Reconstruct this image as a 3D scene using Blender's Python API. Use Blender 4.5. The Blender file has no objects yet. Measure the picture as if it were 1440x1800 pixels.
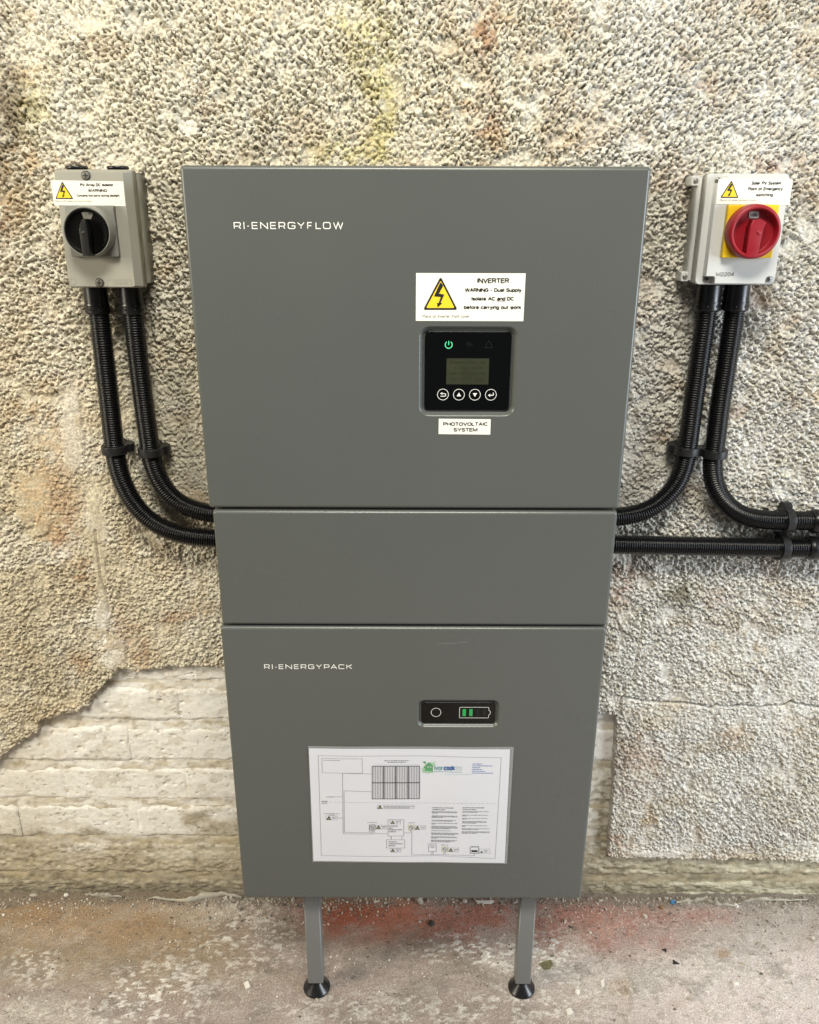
import bpy, math
import numpy as np
from mathutils import Vector

# ------------------------------------------------------------------ camera, light, exposure
scene = bpy.context.scene
COL = scene.collection
F_PX, TILT, ROLL, CAM_H = 1442.0, math.radians(20.1), math.radians(0.17), 1.25

cam_data = bpy.data.cameras.new("camera")
cam_data.sensor_fit = 'HORIZONTAL'
cam_data.sensor_width = 36.0
cam_data.lens = 36.0 * F_PX / 1440.0
cam_data.clip_start = 0.02
cam_data.clip_end = 60.0
cam = bpy.data.objects.new("camera", cam_data)
COL.objects.link(cam)
cam.location = (0, 0, CAM_H)
from mathutils import Matrix
cam.rotation_euler = (Matrix.Rotation(math.pi / 2 - TILT, 3, 'X') @ Matrix.Rotation(ROLL, 3, 'Z')).to_euler()
scene.camera = cam

world = bpy.data.worlds.new("World")
scene.world = world
world.use_nodes = True
bg = world.node_tree.nodes["Background"]
bg.inputs[0].default_value = (0.86, 0.88, 0.92, 1)
bg.inputs[1].default_value = 0.07

def area(name, loc, target, sx, sy, power, color):
    l = bpy.data.lights.new(name, 'AREA')
    l.shape = 'RECTANGLE'; l.size = sx; l.size_y = sy
    l.energy = power; l.color = color
    o = bpy.data.objects.new(name, l)
    COL.objects.link(o)
    o.location = loc
    d = Vector(target) - Vector(loc)
    o.rotation_euler = d.to_track_quat('-Z', 'Y').to_euler()
    return o

area("left_window_light", (-2.35, 0.0, 1.65), (-0.3, 1.2, 0.7), 0.8, 1.0, 60, (1.0, 0.92, 0.74))
area("right_doorway_light", (2.6, -0.05, 1.15), (0.3, 1.2, 0.55), 1.0, 1.6, 80, (0.86, 0.93, 1.0))
area("ceiling_lamp_light", (0.0, -0.30, 2.95), (0.0, 1.2, 0.7), 1.1, 0.45, 72, (1.0, 0.955, 0.84))

scene.view_settings.view_transform = 'Standard'
scene.view_settings.look = 'None'
scene.view_settings.exposure = 0.0
scene.view_settings.gamma = 1.0
scene.view_settings.use_curve_mapping = False
scene.cycles.use_denoising = True
scene.cycles.max_bounces = 5
scene.cycles.diffuse_bounces = 3

# ------------------------------------------------------------------ helpers
def P(px, py, Y=None, z=None):
    """point of the place seen at photograph pixel (px, py), at depth Y or height z"""
    x, y = px - 720.0, py - 900.0
    c, s = math.cos(ROLL), math.sin(ROLL)
    x, y = c * x + s * y, -s * x + c * y
    d = (x, F_PX * math.cos(TILT) - y * math.sin(TILT), -F_PX * math.sin(TILT) - y * math.cos(TILT))
    k = Y / d[1] if z is None else (z - CAM_H) / d[2]
    return Vector((d[0] * k, d[1] * k, CAM_H + d[2] * k))

def to_px(X, Y, Z):
    """photograph pixel of world points (arrays)"""
    dz = Z - CAM_H
    fw = Y * math.cos(TILT) - dz * math.sin(TILT)
    up = Y * math.sin(TILT) + dz * math.cos(TILT)
    x, y = F_PX * X / fw, -F_PX * up / fw
    c, s = math.cos(ROLL), math.sin(ROLL)
    return 720 + c * x - s * y, 900 + s * x + c * y

def hash2(i, j, seed):
    with np.errstate(over='ignore'):
        h = i.astype(np.int64).astype(np.uint32) * np.uint32(374761393) + j.astype(np.int64).astype(np.uint32) * np.uint32(668265263) + np.uint32((seed * 2246822519) & 0xffffffff)
        h = (h ^ (h >> np.uint32(13))) * np.uint32(1274126177)
        h = h ^ (h >> np.uint32(16))
        h = h * np.uint32(2654435761)
        h = h ^ (h >> np.uint32(15))
    return h.astype(np.float32) * np.float32(1.0 / 4294967296.0)

def vnoise(u, v, seed):
    iu, iv = np.floor(u), np.floor(v)
    fu, fv = u - iu, v - iv
    fu = fu * fu * fu * (fu * (fu * 6 - 15) + 10); fv = fv * fv * fv * (fv * (fv * 6 - 15) + 10)
    a = hash2(iu, iv, seed); b = hash2(iu + 1, iv, seed)
    c = hash2(iu, iv + 1, seed); d = hash2(iu + 1, iv + 1, seed)
    return (a + (b - a) * fu) * (1 - fv) + (c + (d - c) * fu) * fv

def fbm(u, v, seed, octaves=4, gain=0.5):
    t, amp, tot = 0, 1.0, 0
    for k in range(octaves):
        t = t + amp * vnoise(u * 2 ** k + 17.3 * k, v * 2 ** k - 9.1 * k, seed + k * 31)
        tot += amp; amp *= gain
    return t / tot

def lumps(u, v, seed, rmin=0.5, rmax=1.0, chip=0.0):
    """overlapping rounded grains of uneven size; returns height 0..1 and a random number per grain"""
    best = np.zeros_like(u); ident = np.zeros_like(u)
    iu, iv = np.floor(u), np.floor(v)
    for di in (-1, 0, 1):
        for dj in (-1, 0, 1):
            ci, cj = iu + di, iv + dj
            ox = ci + hash2(ci, cj, seed); oy = cj + hash2(ci, cj, seed + 1)
            q = hash2(ci, cj, seed + 2)
            r = rmin + (rmax - rmin) * hash2(ci, cj, seed + 3)
            a = 2 * math.pi * hash2(ci, cj, seed + 4)
            dx, dy = u - ox, v - oy
            ex = dx * np.cos(a) + dy * np.sin(a); ey = (-dx * np.sin(a) + dy * np.cos(a)) * (1.0 + 0.9 * hash2(ci, cj, seed + 8))
            d2 = (ex * ex + ey * ey) / (r * r)
            if chip:      # broken stone chip: steep sides, a tilted top
                tx = hash2(ci, cj, seed + 6) - 0.5; ty = hash2(ci, cj, seed + 7) - 0.5
                h = (0.30 + 0.70 * q) * np.clip(1 - d2 * d2, 0, 1) ** 0.7 * np.clip(1 + chip * (dx * tx + dy * ty), 0.1, 2)
            else:
                h = (0.35 + 0.65 * q) * np.sqrt(np.clip(1 - d2, 0, 1))
            m = h > best
            best = np.where(m, h, best); ident = np.where(m, hash2(ci, cj, seed + 5), ident)
    return best, ident

def sstep(a, b, x):
    t = np.clip((x - a) / (b - a), 0, 1)
    return t * t * (3 - 2 * t)

class MB:
    def __init__(self):
        self.v = []; self.f = []; self.m = []; self.s = []
    def add(self, verts, faces, mat=0, smooth=True):
        o = len(self.v)
        self.v += [tuple(p) for p in verts]
        for f in faces:
            self.f.append(tuple(i + o for i in f)); self.m.append(mat); self.s.append(smooth)
    def quad(self, x0, x1, z0, z1, y, mat=0):
        self.add([(x0, y, z0), (x1, y, z0), (x1, y, z1), (x0, y, z1)], [(0, 1, 2, 3)], mat, False)
    def poly(self, pts, y, mat=0):
        a = sum(pts[i][0] * pts[(i + 1) % len(pts)][1] - pts[(i + 1) % len(pts)][0] * pts[i][1] for i in range(len(pts)))
        if a < 0: pts = pts[::-1]
        self.add([(p[0], y, p[1]) for p in pts], [tuple(range(len(pts)))], mat, False)
    def loft(self, loops, mat=0, cap0=False, cap1=True, smooth=True):
        o = len(self.v); n = len(loops[0])
        for L in loops: self.v += [tuple(p) for p in L]
        for k in range(len(loops) - 1):
            a, b = o + k * n, o + (k + 1) * n
            for i in range(n):
                j = (i + 1) % n
                self.f.append((a + i, a + j, b + j, b + i)); self.m.append(mat); self.s.append(smooth)
        if cap1:
            b = o + (len(loops) - 1) * n
            self.f.append(tuple(b + i for i in range(n))); self.m.append(mat); self.s.append(smooth)
        if cap0:
            self.f.append(tuple(o + i for i in reversed(range(n)))); self.m.append(mat); self.s.append(smooth)
    def ribbon(self, pts, w, y, mat=0, closed=False, yfun=None):
        """flat stroke of width w along (x, z) points with mitred joins"""
        n = len(pts); L = []; R = []
        for i in range(n):
            p = Vector(pts[i])
            a = Vector(pts[i - 1]) if (i > 0 or closed) else None
            b = Vector(pts[(i + 1) % n]) if (i < n - 1 or closed) else None
            d1 = (p - a).normalized() if a is not None else None
            d2 = (b - p).normalized() if b is not None else None
            if d1 is None: d1 = d2
            if d2 is None: d2 = d1
            n1 = Vector((-d1.y, d1.x)); n2 = Vector((-d2.y, d2.x))
            t = n1 + n2
            if t.length < 1e-6: t = n1
            t.normalize()
            k = w / 2 / max(0.35, t.dot(n1))
            L.append(p + t * k); R.append(p - t * k)
        yy = (lambda x, z: y) if yfun is None else yfun
        vs = [(q.x, yy(q.x, q.y), q.y) for q in R] + [(q.x, yy(q.x, q.y), q.y) for q in L]
        fs = [(i, (i + 1) % n, n + (i + 1) % n, n + i) for i in range(n if closed else n - 1)]
        self.add(vs, fs, mat, False)
    def lathe(self, o, axis, prof, seg=32, mat=0, cap=True):
        """prof: (distance along axis, radius)"""
        o = Vector(o); ax = Vector(axis).normalized()
        u = ax.orthogonal().normalized(); w = ax.cross(u)
        loops = [[o + ax * t + (u * math.cos(2 * math.pi * i / seg) + w * math.sin(2 * math.pi * i / seg)) * r for i in range(seg)] for t, r in prof]
        self.loft(loops, mat, cap, cap)
    def box(self, x0, x1, y0, y1, z0, z1, r=0.0, b=0.0, mat=0, k=3):
        """rounded-corner block from back y1 to front y0 (camera side), bevel b on the front rim"""
        loops = [rr(x0, x1, z0, z1, r, y1, k)]
        if b > 0:
            for i in range(5):
                t = math.pi / 2 * i / 4
                e = b * (1 - math.cos(t))
                loops.append(rr(x0 + e, x1 - e, z0 + e, z1 - e, max(r - e, 1e-5), y0 + b * (1 - math.sin(t)), k))
        else:
            loops.append(rr(x0, x1, z0, z1, r, y0, k))
        self.loft(loops, mat, True, True)

def rr(x0, x1, z0, z1, r, y, k=3):
    """rounded rectangle, counter-clockwise seen from the camera"""
    r = max(r, 1e-5); out = []
    for cx, cz, a0 in ((x1 - r, z0 + r, -90), (x1 - r, z1 - r, 0), (x0 + r, z1 - r, 90), (x0 + r, z0 + r, 180)):
        for i in range(k + 1):
            a = math.radians(a0 + 90 * i / k)
            out.append((cx + r * math.cos(a), y, cz + r * math.sin(a)))
    return out

def circle(cx, cz, r, n=28):
    return [(cx + r * math.cos(2 * math.pi * i / n), cz + r * math.sin(2 * math.pi * i / n)) for i in range(n)]

ORIGIN = {}
def root(name, loc, label, cat, group=None):
    o = bpy.data.objects.new(name, None)
    o.empty_display_size = 0.05
    COL.objects.link(o); o.location = loc
    o["label"] = label; o["category"] = cat
    if group: o["group"] = group
    ORIGIN[o] = Vector(loc)
    return o

def mk(name, mb, mats, parent=None, origin=None, wn=False, label=None):
    if not isinstance(mats, (list, tuple)): mats = [mats]
    og = ORIGIN[parent] if parent is not None else Vector(origin or (0, 0, 0))
    me = bpy.data.meshes.new(name)
    me.from_pydata([(v[0] - og.x, v[1] - og.y, v[2] - og.z) for v in mb.v], [], mb.f)
    for m in mats: me.materials.append(m)
    me.polygons.foreach_set("material_index", mb.m)
    me.polygons.foreach_set("use_smooth", mb.s)
    me.update()
    o = bpy.data.objects.new(name, me)
    COL.objects.link(o)
    if parent is not None: o.parent = parent
    else: o.location = og
    ORIGIN[o] = og
    if wn:
        w = o.modifiers.new("weighted_normals", 'WEIGHTED_NORMAL')
        w.mode = 'FACE_AREA'; w.weight = 80
    if label: o["label"] = label
    return o

def tag(o, label, cat, group=None):
    o["label"] = label; o["category"] = cat
    if group: o["group"] = group
    return o

def grid_mesh(name, X, Y, Z, keep=None, color=None, mat=None, parent=None):
    """X, Y, Z arrays (rows, cols); rows go up or away, columns go right"""
    r, c = X.shape
    co = np.stack([X, Y, Z], -1).reshape(-1, 3)
    idx = np.arange(r * c).reshape(r, c)
    q = np.stack([idx[:-1, :-1], idx[:-1, 1:], idx[1:, 1:], idx[1:, :-1]], -1).reshape(-1, 4)
    if keep is not None:
        k = keep[:-1, :-1] & keep[:-1, 1:] & keep[1:, 1:] & keep[1:, :-1]
        q = q[k.reshape(-1)]
        used = np.zeros(r * c, bool); used[q.reshape(-1)] = True
        remap = np.cumsum(used) - 1
        q = remap[q]; co = co[used]
        if color is not None: color = color.reshape(-1, 3)[used]
    elif color is not None: color = color.reshape(-1, 3)
    me = bpy.data.meshes.new(name)
    me.vertices.add(len(co)); me.vertices.foreach_set("co", co.astype(np.float32).ravel())
    me.loops.add(len(q) * 4); me.loops.foreach_set("vertex_index", q.astype(np.int32).ravel())
    me.polygons.add(len(q))
    me.polygons.foreach_set("loop_start", np.arange(0, len(q) * 4, 4, dtype=np.int32))
    me.polygons.foreach_set("use_smooth", np.ones(len(q), bool))
    me.update(calc_edges=True)
    if color is not None:
        at = me.color_attributes.new("tint", 'FLOAT_COLOR', 'POINT')
        at.data.foreach_set("color", np.concatenate([color, np.ones((len(color), 1))], 1).astype(np.float32).ravel())
    if mat: me.materials.append(mat)
    o = bpy.data.objects.new(name, me)
    COL.objects.link(o)
    if parent is not None: o.parent = parent
    ORIGIN[o] = Vector((0, 0, 0))
    return o

# ------------------------------------------------------------------ materials
def mat(name, color, rough=0.5, spec=0.5, coat=0.0, coat_rough=0.1, bump=None, vary=None, rvary=None, emit=None, metallic=0.0):
    m = bpy.data.materials.new(name); m.use_nodes = True
    nt = m.node_tree; b = nt.nodes["Principled BSDF"]
    b.inputs["Base Color"].default_value = (*color, 1)
    b.inputs["Roughness"].default_value = rough
    b.inputs["Specular IOR Level"].default_value = spec
    b.inputs["Coat Weight"].default_value = coat
    b.inputs["Coat Roughness"].default_value = coat_rough
    b.inputs["Metallic"].default_value = metallic
    tc = nt.nodes.new("ShaderNodeTexCoord")
    if emit:
        b.inputs["Emission Color"].default_value = (*emit[0], 1)
        b.inputs["Emission Strength"].default_value = emit[1]
    if vary:       # (scale, amount)
        n = nt.nodes.new("ShaderNodeTexNoise"); n.inputs["Scale"].default_value = vary[0]; n.inputs["Detail"].default_value = 5
        nt.links.new(tc.outputs["Object"], n.inputs["Vector"])
        mp = nt.nodes.new("ShaderNodeMapRange")
        mp.inputs["From Min"].default_value = 0.25; mp.inputs["From Max"].default_value = 0.75
        mp.inputs["To Min"].default_value = 1 - vary[1]; mp.inputs["To Max"].default_value = 1 + vary[1]
        nt.links.new(n.outputs["Fac"], mp.inputs["Value"])
        mx = nt.nodes.new("ShaderNodeVectorMath"); mx.operation = 'SCALE'
        mx.inputs[0].default_value = color
        nt.links.new(mp.outputs[0], mx.inputs["Scale"])
        nt.links.new(mx.outputs[0], b.inputs["Base Color"])
    if rvary:      # (scale, lo, hi)
        n = nt.nodes.new("ShaderNodeTexNoise"); n.inputs["Scale"].default_value = rvary[0]; n.inputs["Detail"].default_value = 6
        nt.links.new(tc.outputs["Object"], n.inputs["Vector"])
        mp = nt.nodes.new("ShaderNodeMapRange")
        mp.inputs["From Min"].default_value = 0.3; mp.inputs["From Max"].default_value = 0.7
        mp.inputs["To Min"].default_value = rvary[1]; mp.inputs["To Max"].default_value = rvary[2]
        nt.links.new(n.outputs["Fac"], mp.inputs["Value"])
        nt.links.new(mp.outputs[0], b.inputs["Roughness"])
    if bump:       # (scale, strength, distance)
        n = nt.nodes.new("ShaderNodeTexNoise"); n.inputs["Scale"].default_value = bump[0]; n.inputs["Detail"].default_value = 4
        nt.links.new(tc.outputs["Object"], n.inputs["Vector"])
        bp = nt.nodes.new("ShaderNodeBump"); bp.inputs["Strength"].default_value = bump[1]; bp.inputs["Distance"].default_value = bump[2]
        nt.links.new(n.outputs["Fac"], bp.inputs["Height"])
        nt.links.new(bp.outputs[0], b.inputs["Normal"])
    return m

def tint_mat(name, rough, bump_scale, bump_dist, speck_scale, speck_lo, speck_hi, spec=0.3):
    """colour from the mesh's own tint, finely speckled, with fine relief"""
    m = bpy.data.materials.new(name); m.use_nodes = True
    nt = m.node_tree; b = nt.nodes["Principled BSDF"]
    b.inputs["Roughness"].default_value = rough
    b.inputs["Specular IOR Level"].default_value = spec
    at = nt.nodes.new("ShaderNodeAttribute"); at.attribute_name = "tint"
    tc = nt.nodes.new("ShaderNodeTexCoord")
    n = nt.nodes.new("ShaderNodeTexNoise"); n.inputs["Scale"].default_value = speck_scale; n.inputs["Detail"].default_value = 6; n.inputs["Roughness"].default_value = 0.65
    nt.links.new(tc.outputs["Object"], n.inputs["Vector"])
    mp = nt.nodes.new("ShaderNodeMapRange")
    mp.inputs["From Min"].default_value = 0.3; mp.inputs["From Max"].default_value = 0.7
    mp.inputs["To Min"].default_value = speck_lo; mp.inputs["To Max"].default_value = speck_hi
    nt.links.new(n.outputs["Fac"], mp.inputs["Value"])
    mx = nt.nodes.new("ShaderNodeVectorMath"); mx.operation = 'SCALE'
    nt.links.new(at.outputs["Color"], mx.inputs[0]); nt.links.new(mp.outputs[0], mx.inputs["Scale"])
    nt.links.new(mx.outputs[0], b.inputs["Base Color"])
    n2 = nt.nodes.new("ShaderNodeTexNoise"); n2.inputs["Scale"].default_value = bump_scale; n2.inputs["Detail"].default_value = 5
    nt.links.new(tc.outputs["Object"], n2.inputs["Vector"])
    bp = nt.nodes.new("ShaderNodeBump"); bp.inputs["Strength"].default_value = 1.0; bp.inputs["Distance"].default_value = bump_dist
    nt.links.new(n2.outputs["Fac"], bp.inputs["Height"]); nt.links.new(bp.outputs[0], b.inputs["Normal"])
    return m

M_WALL = tint_mat("roughcast_paint", 0.85, 420, 0.0012, 340, 0.56, 1.30)
M_BRICK = tint_mat("painted_brick", 0.75, 300, 0.0007, 120, 0.88, 1.10)
M_FLOOR = tint_mat("concrete_floor", 0.8, 380, 0.0011, 380, 0.55, 1.48)
M_CAB = mat("grey_powder_coat", (0.090, 0.096, 0.090), 0.28, 0.5, bump=(1800, 0.08, 0.0002), vary=(3.0, 0.03), rvary=(6, 0.25, 0.33))
M_LEG = mat("grey_leg_paint", (0.15, 0.155, 0.15), 0.4, 0.5, bump=(900, 0.1, 0.0002))
M_BLACK = mat("black_plastic", (0.008, 0.008, 0.009), 0.3, 0.5, rvary=(60, 0.24, 0.4))
M_CONDUIT = mat("black_conduit_plastic", (0.005, 0.005, 0.006), 0.27, 0.45)
M_CLIP = mat("black_clip_plastic", (0.012, 0.012, 0.013), 0.42, 0.5, vary=(80, 0.3), rvary=(120, 0.3, 0.55))
M_PANEL = mat("glossy_black_panel", (0.0025, 0.0028, 0.003), 0.16, 0.35)
M_LCD = mat("lcd_glass", (0.036, 0.039, 0.023), 0.25, 0.5, vary=(30, 0.25))
M_LCDSEG = mat("lcd_segment", (0.029, 0.032, 0.018), 0.3)
M_WHITE = mat("white_print", (0.78, 0.78, 0.74), 0.5)
M_PALE = mat("pale_icon_print", (0.62, 0.63, 0.6), 0.5)
M_DIM = mat("unlit_icon", (0.0065, 0.007, 0.007), 0.4)
M_GREEN_ON = mat("green_power_light", (0.1, 0.6, 0.3), 0.4, emit=((0.12, 0.9, 0.42), 0.3))
M_GREEN_BAR = mat("green_charge_light", (0.02, 0.2, 0.05), 0.4, emit=((0.02, 0.42, 0.09), 0.32))
M_STICKER = mat("white_vinyl", (0.80, 0.79, 0.72), 0.4, 0.5, vary=(25, 0.03))
M_INK = mat("black_ink", (0.012, 0.012, 0.012), 0.5)
M_FAINT = mat("grey_ink", (0.16, 0.16, 0.15), 0.5)
M_YELLOW = mat("warning_yellow", (0.84, 0.60, 0.03), 0.45)
M_DCGREY = mat("beige_grey_plastic", (0.33, 0.32, 0.275), 0.45, 0.5, vary=(14, 0.05), bump=(700, 0.15, 0.0002))
M_DCBASE = mat("shaded_grey_plastic", (0.20, 0.195, 0.16), 0.5, 0.5, vary=(40, 0.25), bump=(400, 0.3, 0.0004))  # the lid's grey with shade put into the colour, plus dirty mottling
M_DCPLATE = mat("mid_grey_plastic", (0.24, 0.24, 0.215), 0.4, 0.5)
M_ACGREY = mat("pale_grey_plastic", (0.60, 0.61, 0.59), 0.42, 0.5, vary=(10, 0.03), bump=(700, 0.12, 0.0002))
M_ACFADE = mat("moulded_mark", (0.47, 0.48, 0.46), 0.5)
M_RED = mat("red_plastic", (0.29, 0.008, 0.017), 0.42, 0.5, rvary=(50, 0.34, 0.5))
M_PLATEY = mat("yellow_plastic", (0.86, 0.56, 0.012), 0.45, 0.5)
M_SCREW = mat("zinc_screw", (0.32, 0.31, 0.29), 0.35, metallic=0.8, vary=(200, 0.3))
M_SCREWD = mat("screw_slot", (0.02, 0.02, 0.02), 0.6)
M_PAPER = mat("laminated_paper", (0.62, 0.63, 0.68), 0.5, 0.5, coat=0.35, coat_rough=0.2, vary=(12, 0.015))
M_LINE = mat("printed_line", (0.22, 0.22, 0.24), 0.5)
M_LINED = mat("printed_dark_line", (0.035, 0.035, 0.04), 0.5)
M_TEXTG = mat("printed_small_text", (0.25, 0.25, 0.27), 0.5)
M_TEXTB = mat("printed_blue_text", (0.12, 0.20, 0.42), 0.5)
M_LOGOG = mat("logo_green", (0.10, 0.30, 0.13), 0.5)
M_LOGOG2 = mat("logo_light_green", (0.32, 0.50, 0.34), 0.5)
M_LOGOB = mat("logo_blue", (0.05, 0.12, 0.30), 0.5)
M_LOGOT = mat("logo_teal", (0.14, 0.32, 0.34), 0.5)
M_LOGOL = mat("logo_pale", (0.50, 0.58, 0.62), 0.5)
M_BLADE = mat("dark_scrap", (0.015, 0.015, 0.016), 0.6)
M_STONE = mat("dark_stone", (0.04, 0.037, 0.033), 0.8, bump=(300, 0.8, 0.001), vary=(150, 0.5))
M_LEAF = mat("dry_leaf", (0.13, 0.12, 0.06), 0.7, vary=(150, 0.4))
M_BLUE = mat("blue_plastic", (0.07, 0.20, 0.36), 0.35)
M_FLAKE = mat("paint_flake", (0.66, 0.63, 0.57), 0.7, vary=(120, 0.15))
M_GRIT = mat("grit", (0.12, 0.105, 0.09), 0.85, vary=(200, 0.5))
M_BROWN = mat("brown_scrap", (0.22, 0.13, 0.06), 0.7, vary=(150, 0.4))
M_PEEL = mat("peeling_paint", (0.36, 0.33, 0.27), 0.75, vary=(60, 0.3))

def film_mat():
    m = bpy.data.materials.new("laminate_film"); m.use_nodes = True
    nt = m.node_tree; b = nt.nodes["Principled BSDF"]
    b.inputs["Base Color"].default_value = (0.6, 0.62, 0.62, 1)
    b.inputs["Roughness"].default_value = 0.18
    b.inputs["Alpha"].default_value = 0.22
    return m
M_FILM = film_mat()

# ------------------------------------------------------------------ the wall
BRICK_Y = 1.249
# broken edge of the roughcast: below this line the painted brick shows
edge_px = [(-420, 1490), (-200, 1450), (-90, 1400), (0, 1341), (18, 1320), (44, 1302), (66, 1290), (72, 1268), (100, 1263), (134, 1259), (156, 1244), (171, 1219),
           (187, 1207), (208, 1182), (241, 1189), (254, 1181), (321, 1176), (394, 1181), (480, 1190), (600, 1175), (760, 1205), (900, 1232),
           (1000, 1255), (1051, 1259), (1082, 1262), (1083, 1275), (1079, 1340), (1076, 1400), (1069, 1490), (1067, 1505), (1073, 1514),
           (1120, 1513), (1200, 1516), (1300, 1515), (1440, 1521), (1700, 1526), (2300, 1530)]
EDGE = np.array([[P(a, b, 1.232).x, P(a, b, 1.232).z] for a, b in edge_px])
POLY = np.vstack([EDGE, [[3, -1], [-3, -1]]])

def seg_dist(X, Z, pts, closed=False):
    d = np.full(X.shape, 1e9)
    n = len(pts)
    for i in range(n if closed else n - 1):
        a, b = pts[i], pts[(i + 1) % n]
        ab = b - a; L = max(ab @ ab, 1e-12)
        t = np.clip(((X - a[0]) * ab[0] + (Z - a[1]) * ab[1]) / L, 0, 1)
        d = np.minimum(d, np.hypot(X - a[0] - t * ab[0], Z - a[1] - t * ab[1]))
    return d

def inside(X, Z, poly):
    c = np.zeros(X.shape, bool); n = len(poly)
    for i in range(n):
        x1, z1 = poly[i]; x2, z2 = poly[(i + 1) % n]
        if z1 == z2: continue
        cond = ((z1 > Z) != (z2 > Z)) & (X < (x2 - x1) * (Z - z1) / (z2 - z1) + x1)
        c ^= cond
    return c

def coverage(X, Z):
    """signed distance to the broken edge: positive where roughcast is left"""
    d = seg_dist(X, Z, EDGE)
    s = np.where(inside(X, Z, POLY), -d, d)
    k = np.where(X < 0, 1.0, 0.35)
    return s + k * (0.010 * (fbm(X / 0.018, Z / 0.018, 91, 4) - 0.5) + 0.005 * (fbm(X / 0.005, Z / 0.005, 92, 2) - 0.5))

def blob(px, py, c, noise, power=1.0):
    """soft uneven patch: c = (px, py, rx, ry)"""
    d = ((px - c[0]) / c[2]) ** 2 + ((py - c[1]) / c[3]) ** 2
    return np.clip(np.exp(-d * 1.2) * (0.25 + 1.5 * noise), 0, 1) ** power

def mix(col, new, f):
    f = f[..., None]
    return col * (1 - f) + np.array(new) * f

def fine_axis(lo, hi, step, lo2, hi2, step2):
    return np.concatenate([np.arange(lo2, lo, step2), np.arange(lo, hi, step), np.arange(hi, hi2, step2)])

xs = fine_axis(-0.82, 0.82, 0.00138, -1.7, 1.7, 0.014)
zs = fine_axis(0.0, 1.54, 0.00138, -0.005, 2.2, 0.014)
X, Z = (a.astype(np.float32) for a in np.meshgrid(xs, zs))
def low(sx, sz, seed, octaves=4, k=4):
    """noise of long wavelength: worked out on every k-th line and interpolated"""
    xi, zi = np.append(xs[:-1:k], xs[-1]), np.append(zs[:-1:k], zs[-1])
    gx, gz = np.meshgrid(xi, zi)
    G = fbm(gx / sx, gz / sz, seed, octaves).astype(np.float32)
    j = np.clip(np.searchsorted(xi, xs, 'right') - 1, 0, len(xi) - 2); t = ((xs - xi[j]) / (xi[j + 1] - xi[j])).astype(np.float32)
    G = G[:, j] * (1 - t) + G[:, j + 1] * t
    j = np.clip(np.searchsorted(zi, zs, 'right') - 1, 0, len(zi) - 2); t = ((zs - zi[j]) / (zi[j + 1] - zi[j])).astype(np.float32)[:, None]
    return G[j] * (1 - t) + G[j + 1] * t
def window(a, b, rx, ry, k=2.2):
    """grid rows and columns that a patch round a photograph pixel can reach"""
    c = [P(a + i * k * rx, b + j * k * ry, 1.232) for i in (-1, 1) for j in (-1, 1)]
    i0, i1 = np.searchsorted(xs, [min(p.x for p in c), max(p.x for p in c)]); j0, j1 = np.searchsorted(zs, [min(p.z for p in c), max(p.z for p in c)])
    return slice(j0, j1), slice(i0, i1)
PX, PY = to_px(X, np.full_like(X, 1.232), Z)

# how rough the cast is: coarse at the top and right, thickly overpainted lower left
rough = np.ones_like(X)
n_low = low(0.11, 0.11, 5)
rough *= 1 - 0.45 * sstep(0.45, 0.72, n_low)
rough *= 1 - 0.38 * sstep(440, 340, PX) * sstep(560, 760, PY)
rough *= 1 - 0.22 * sstep(1000, 1120, PX) * sstep(940, 1060, PY)
smooths = [(58, 868, 40, 54), (45, 905, 30, 28), (75, 925, 18, 20), (175, 1010, 12, 60), (178, 1085, 16, 34), (200, 1150, 22, 34), (340, 880, 26, 16), (170, 930, 20, 80), (125, 760, 22, 90), (330, 225, 16, 12), (290, 200, 12, 10), (1425, 1255, 22, 8), (1160, 1505, 60, 6), (1420, 1100, 10, 16)]
nb = low(0.02, 0.02, 71, 3, 2)
flat = np.zeros_like(X)
for c in smooths:
    w = window(*c); flat[w] = np.maximum(flat[w], sstep(0.25, 0.6, blob(PX[w], PY[w], c, nb[w])))
rough *= 1 - 0.70 * sstep(0.62, 0.74, low(0.028, 0.028, 72, 4, 2))     # bare mortar between the stones
rough *= 1 - 0.88 * flat
wu = 0.55 * (fbm(X / 0.008, Z / 0.008, 11, 3) - 0.5); wv = 0.55 * (fbm(X / 0.008, Z / 0.008, 12, 3) - 0.5)
S1, S2 = 0.0053, 0.0035
l1, id1 = lumps(X / S1 + wu * 1.0, Z / S1 + wv * 1.0, 21, 0.35, 0.82, 1.7)
l2, id2 = lumps(X / S2 + wu * 1.3, Z / S2 + wv * 1.3, 41, 0.35, 0.85, 1.7)
a1, a2 = 0.0112 * l1, 0.0094 * l2 - 0.0006
l0, id0 = lumps(X / 0.0080 + wu * 0.9, Z / 0.0080 + wv * 0.9, 81, 0.06, 0.58, 1.5)
a0 = 0.0112 * l0
grain = np.maximum(np.maximum(a1, a2), a0)
relief = rough * grain + 0.0030 * (low(0.05, 0.05, 61) - 0.5) + 0.003 * (low(0.3, 0.3, 62, 2, 8) - 0.5) \
    + (0.0006 + rough * 0.0022) * (fbm(X / 0.0045, Z / 0.0045, 63, 2) - 0.5) + flat * 0.0040 + 0.0006 * flat * (vnoise(X / 0.02, Z / 0.003, 64) - 0.5)
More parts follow.
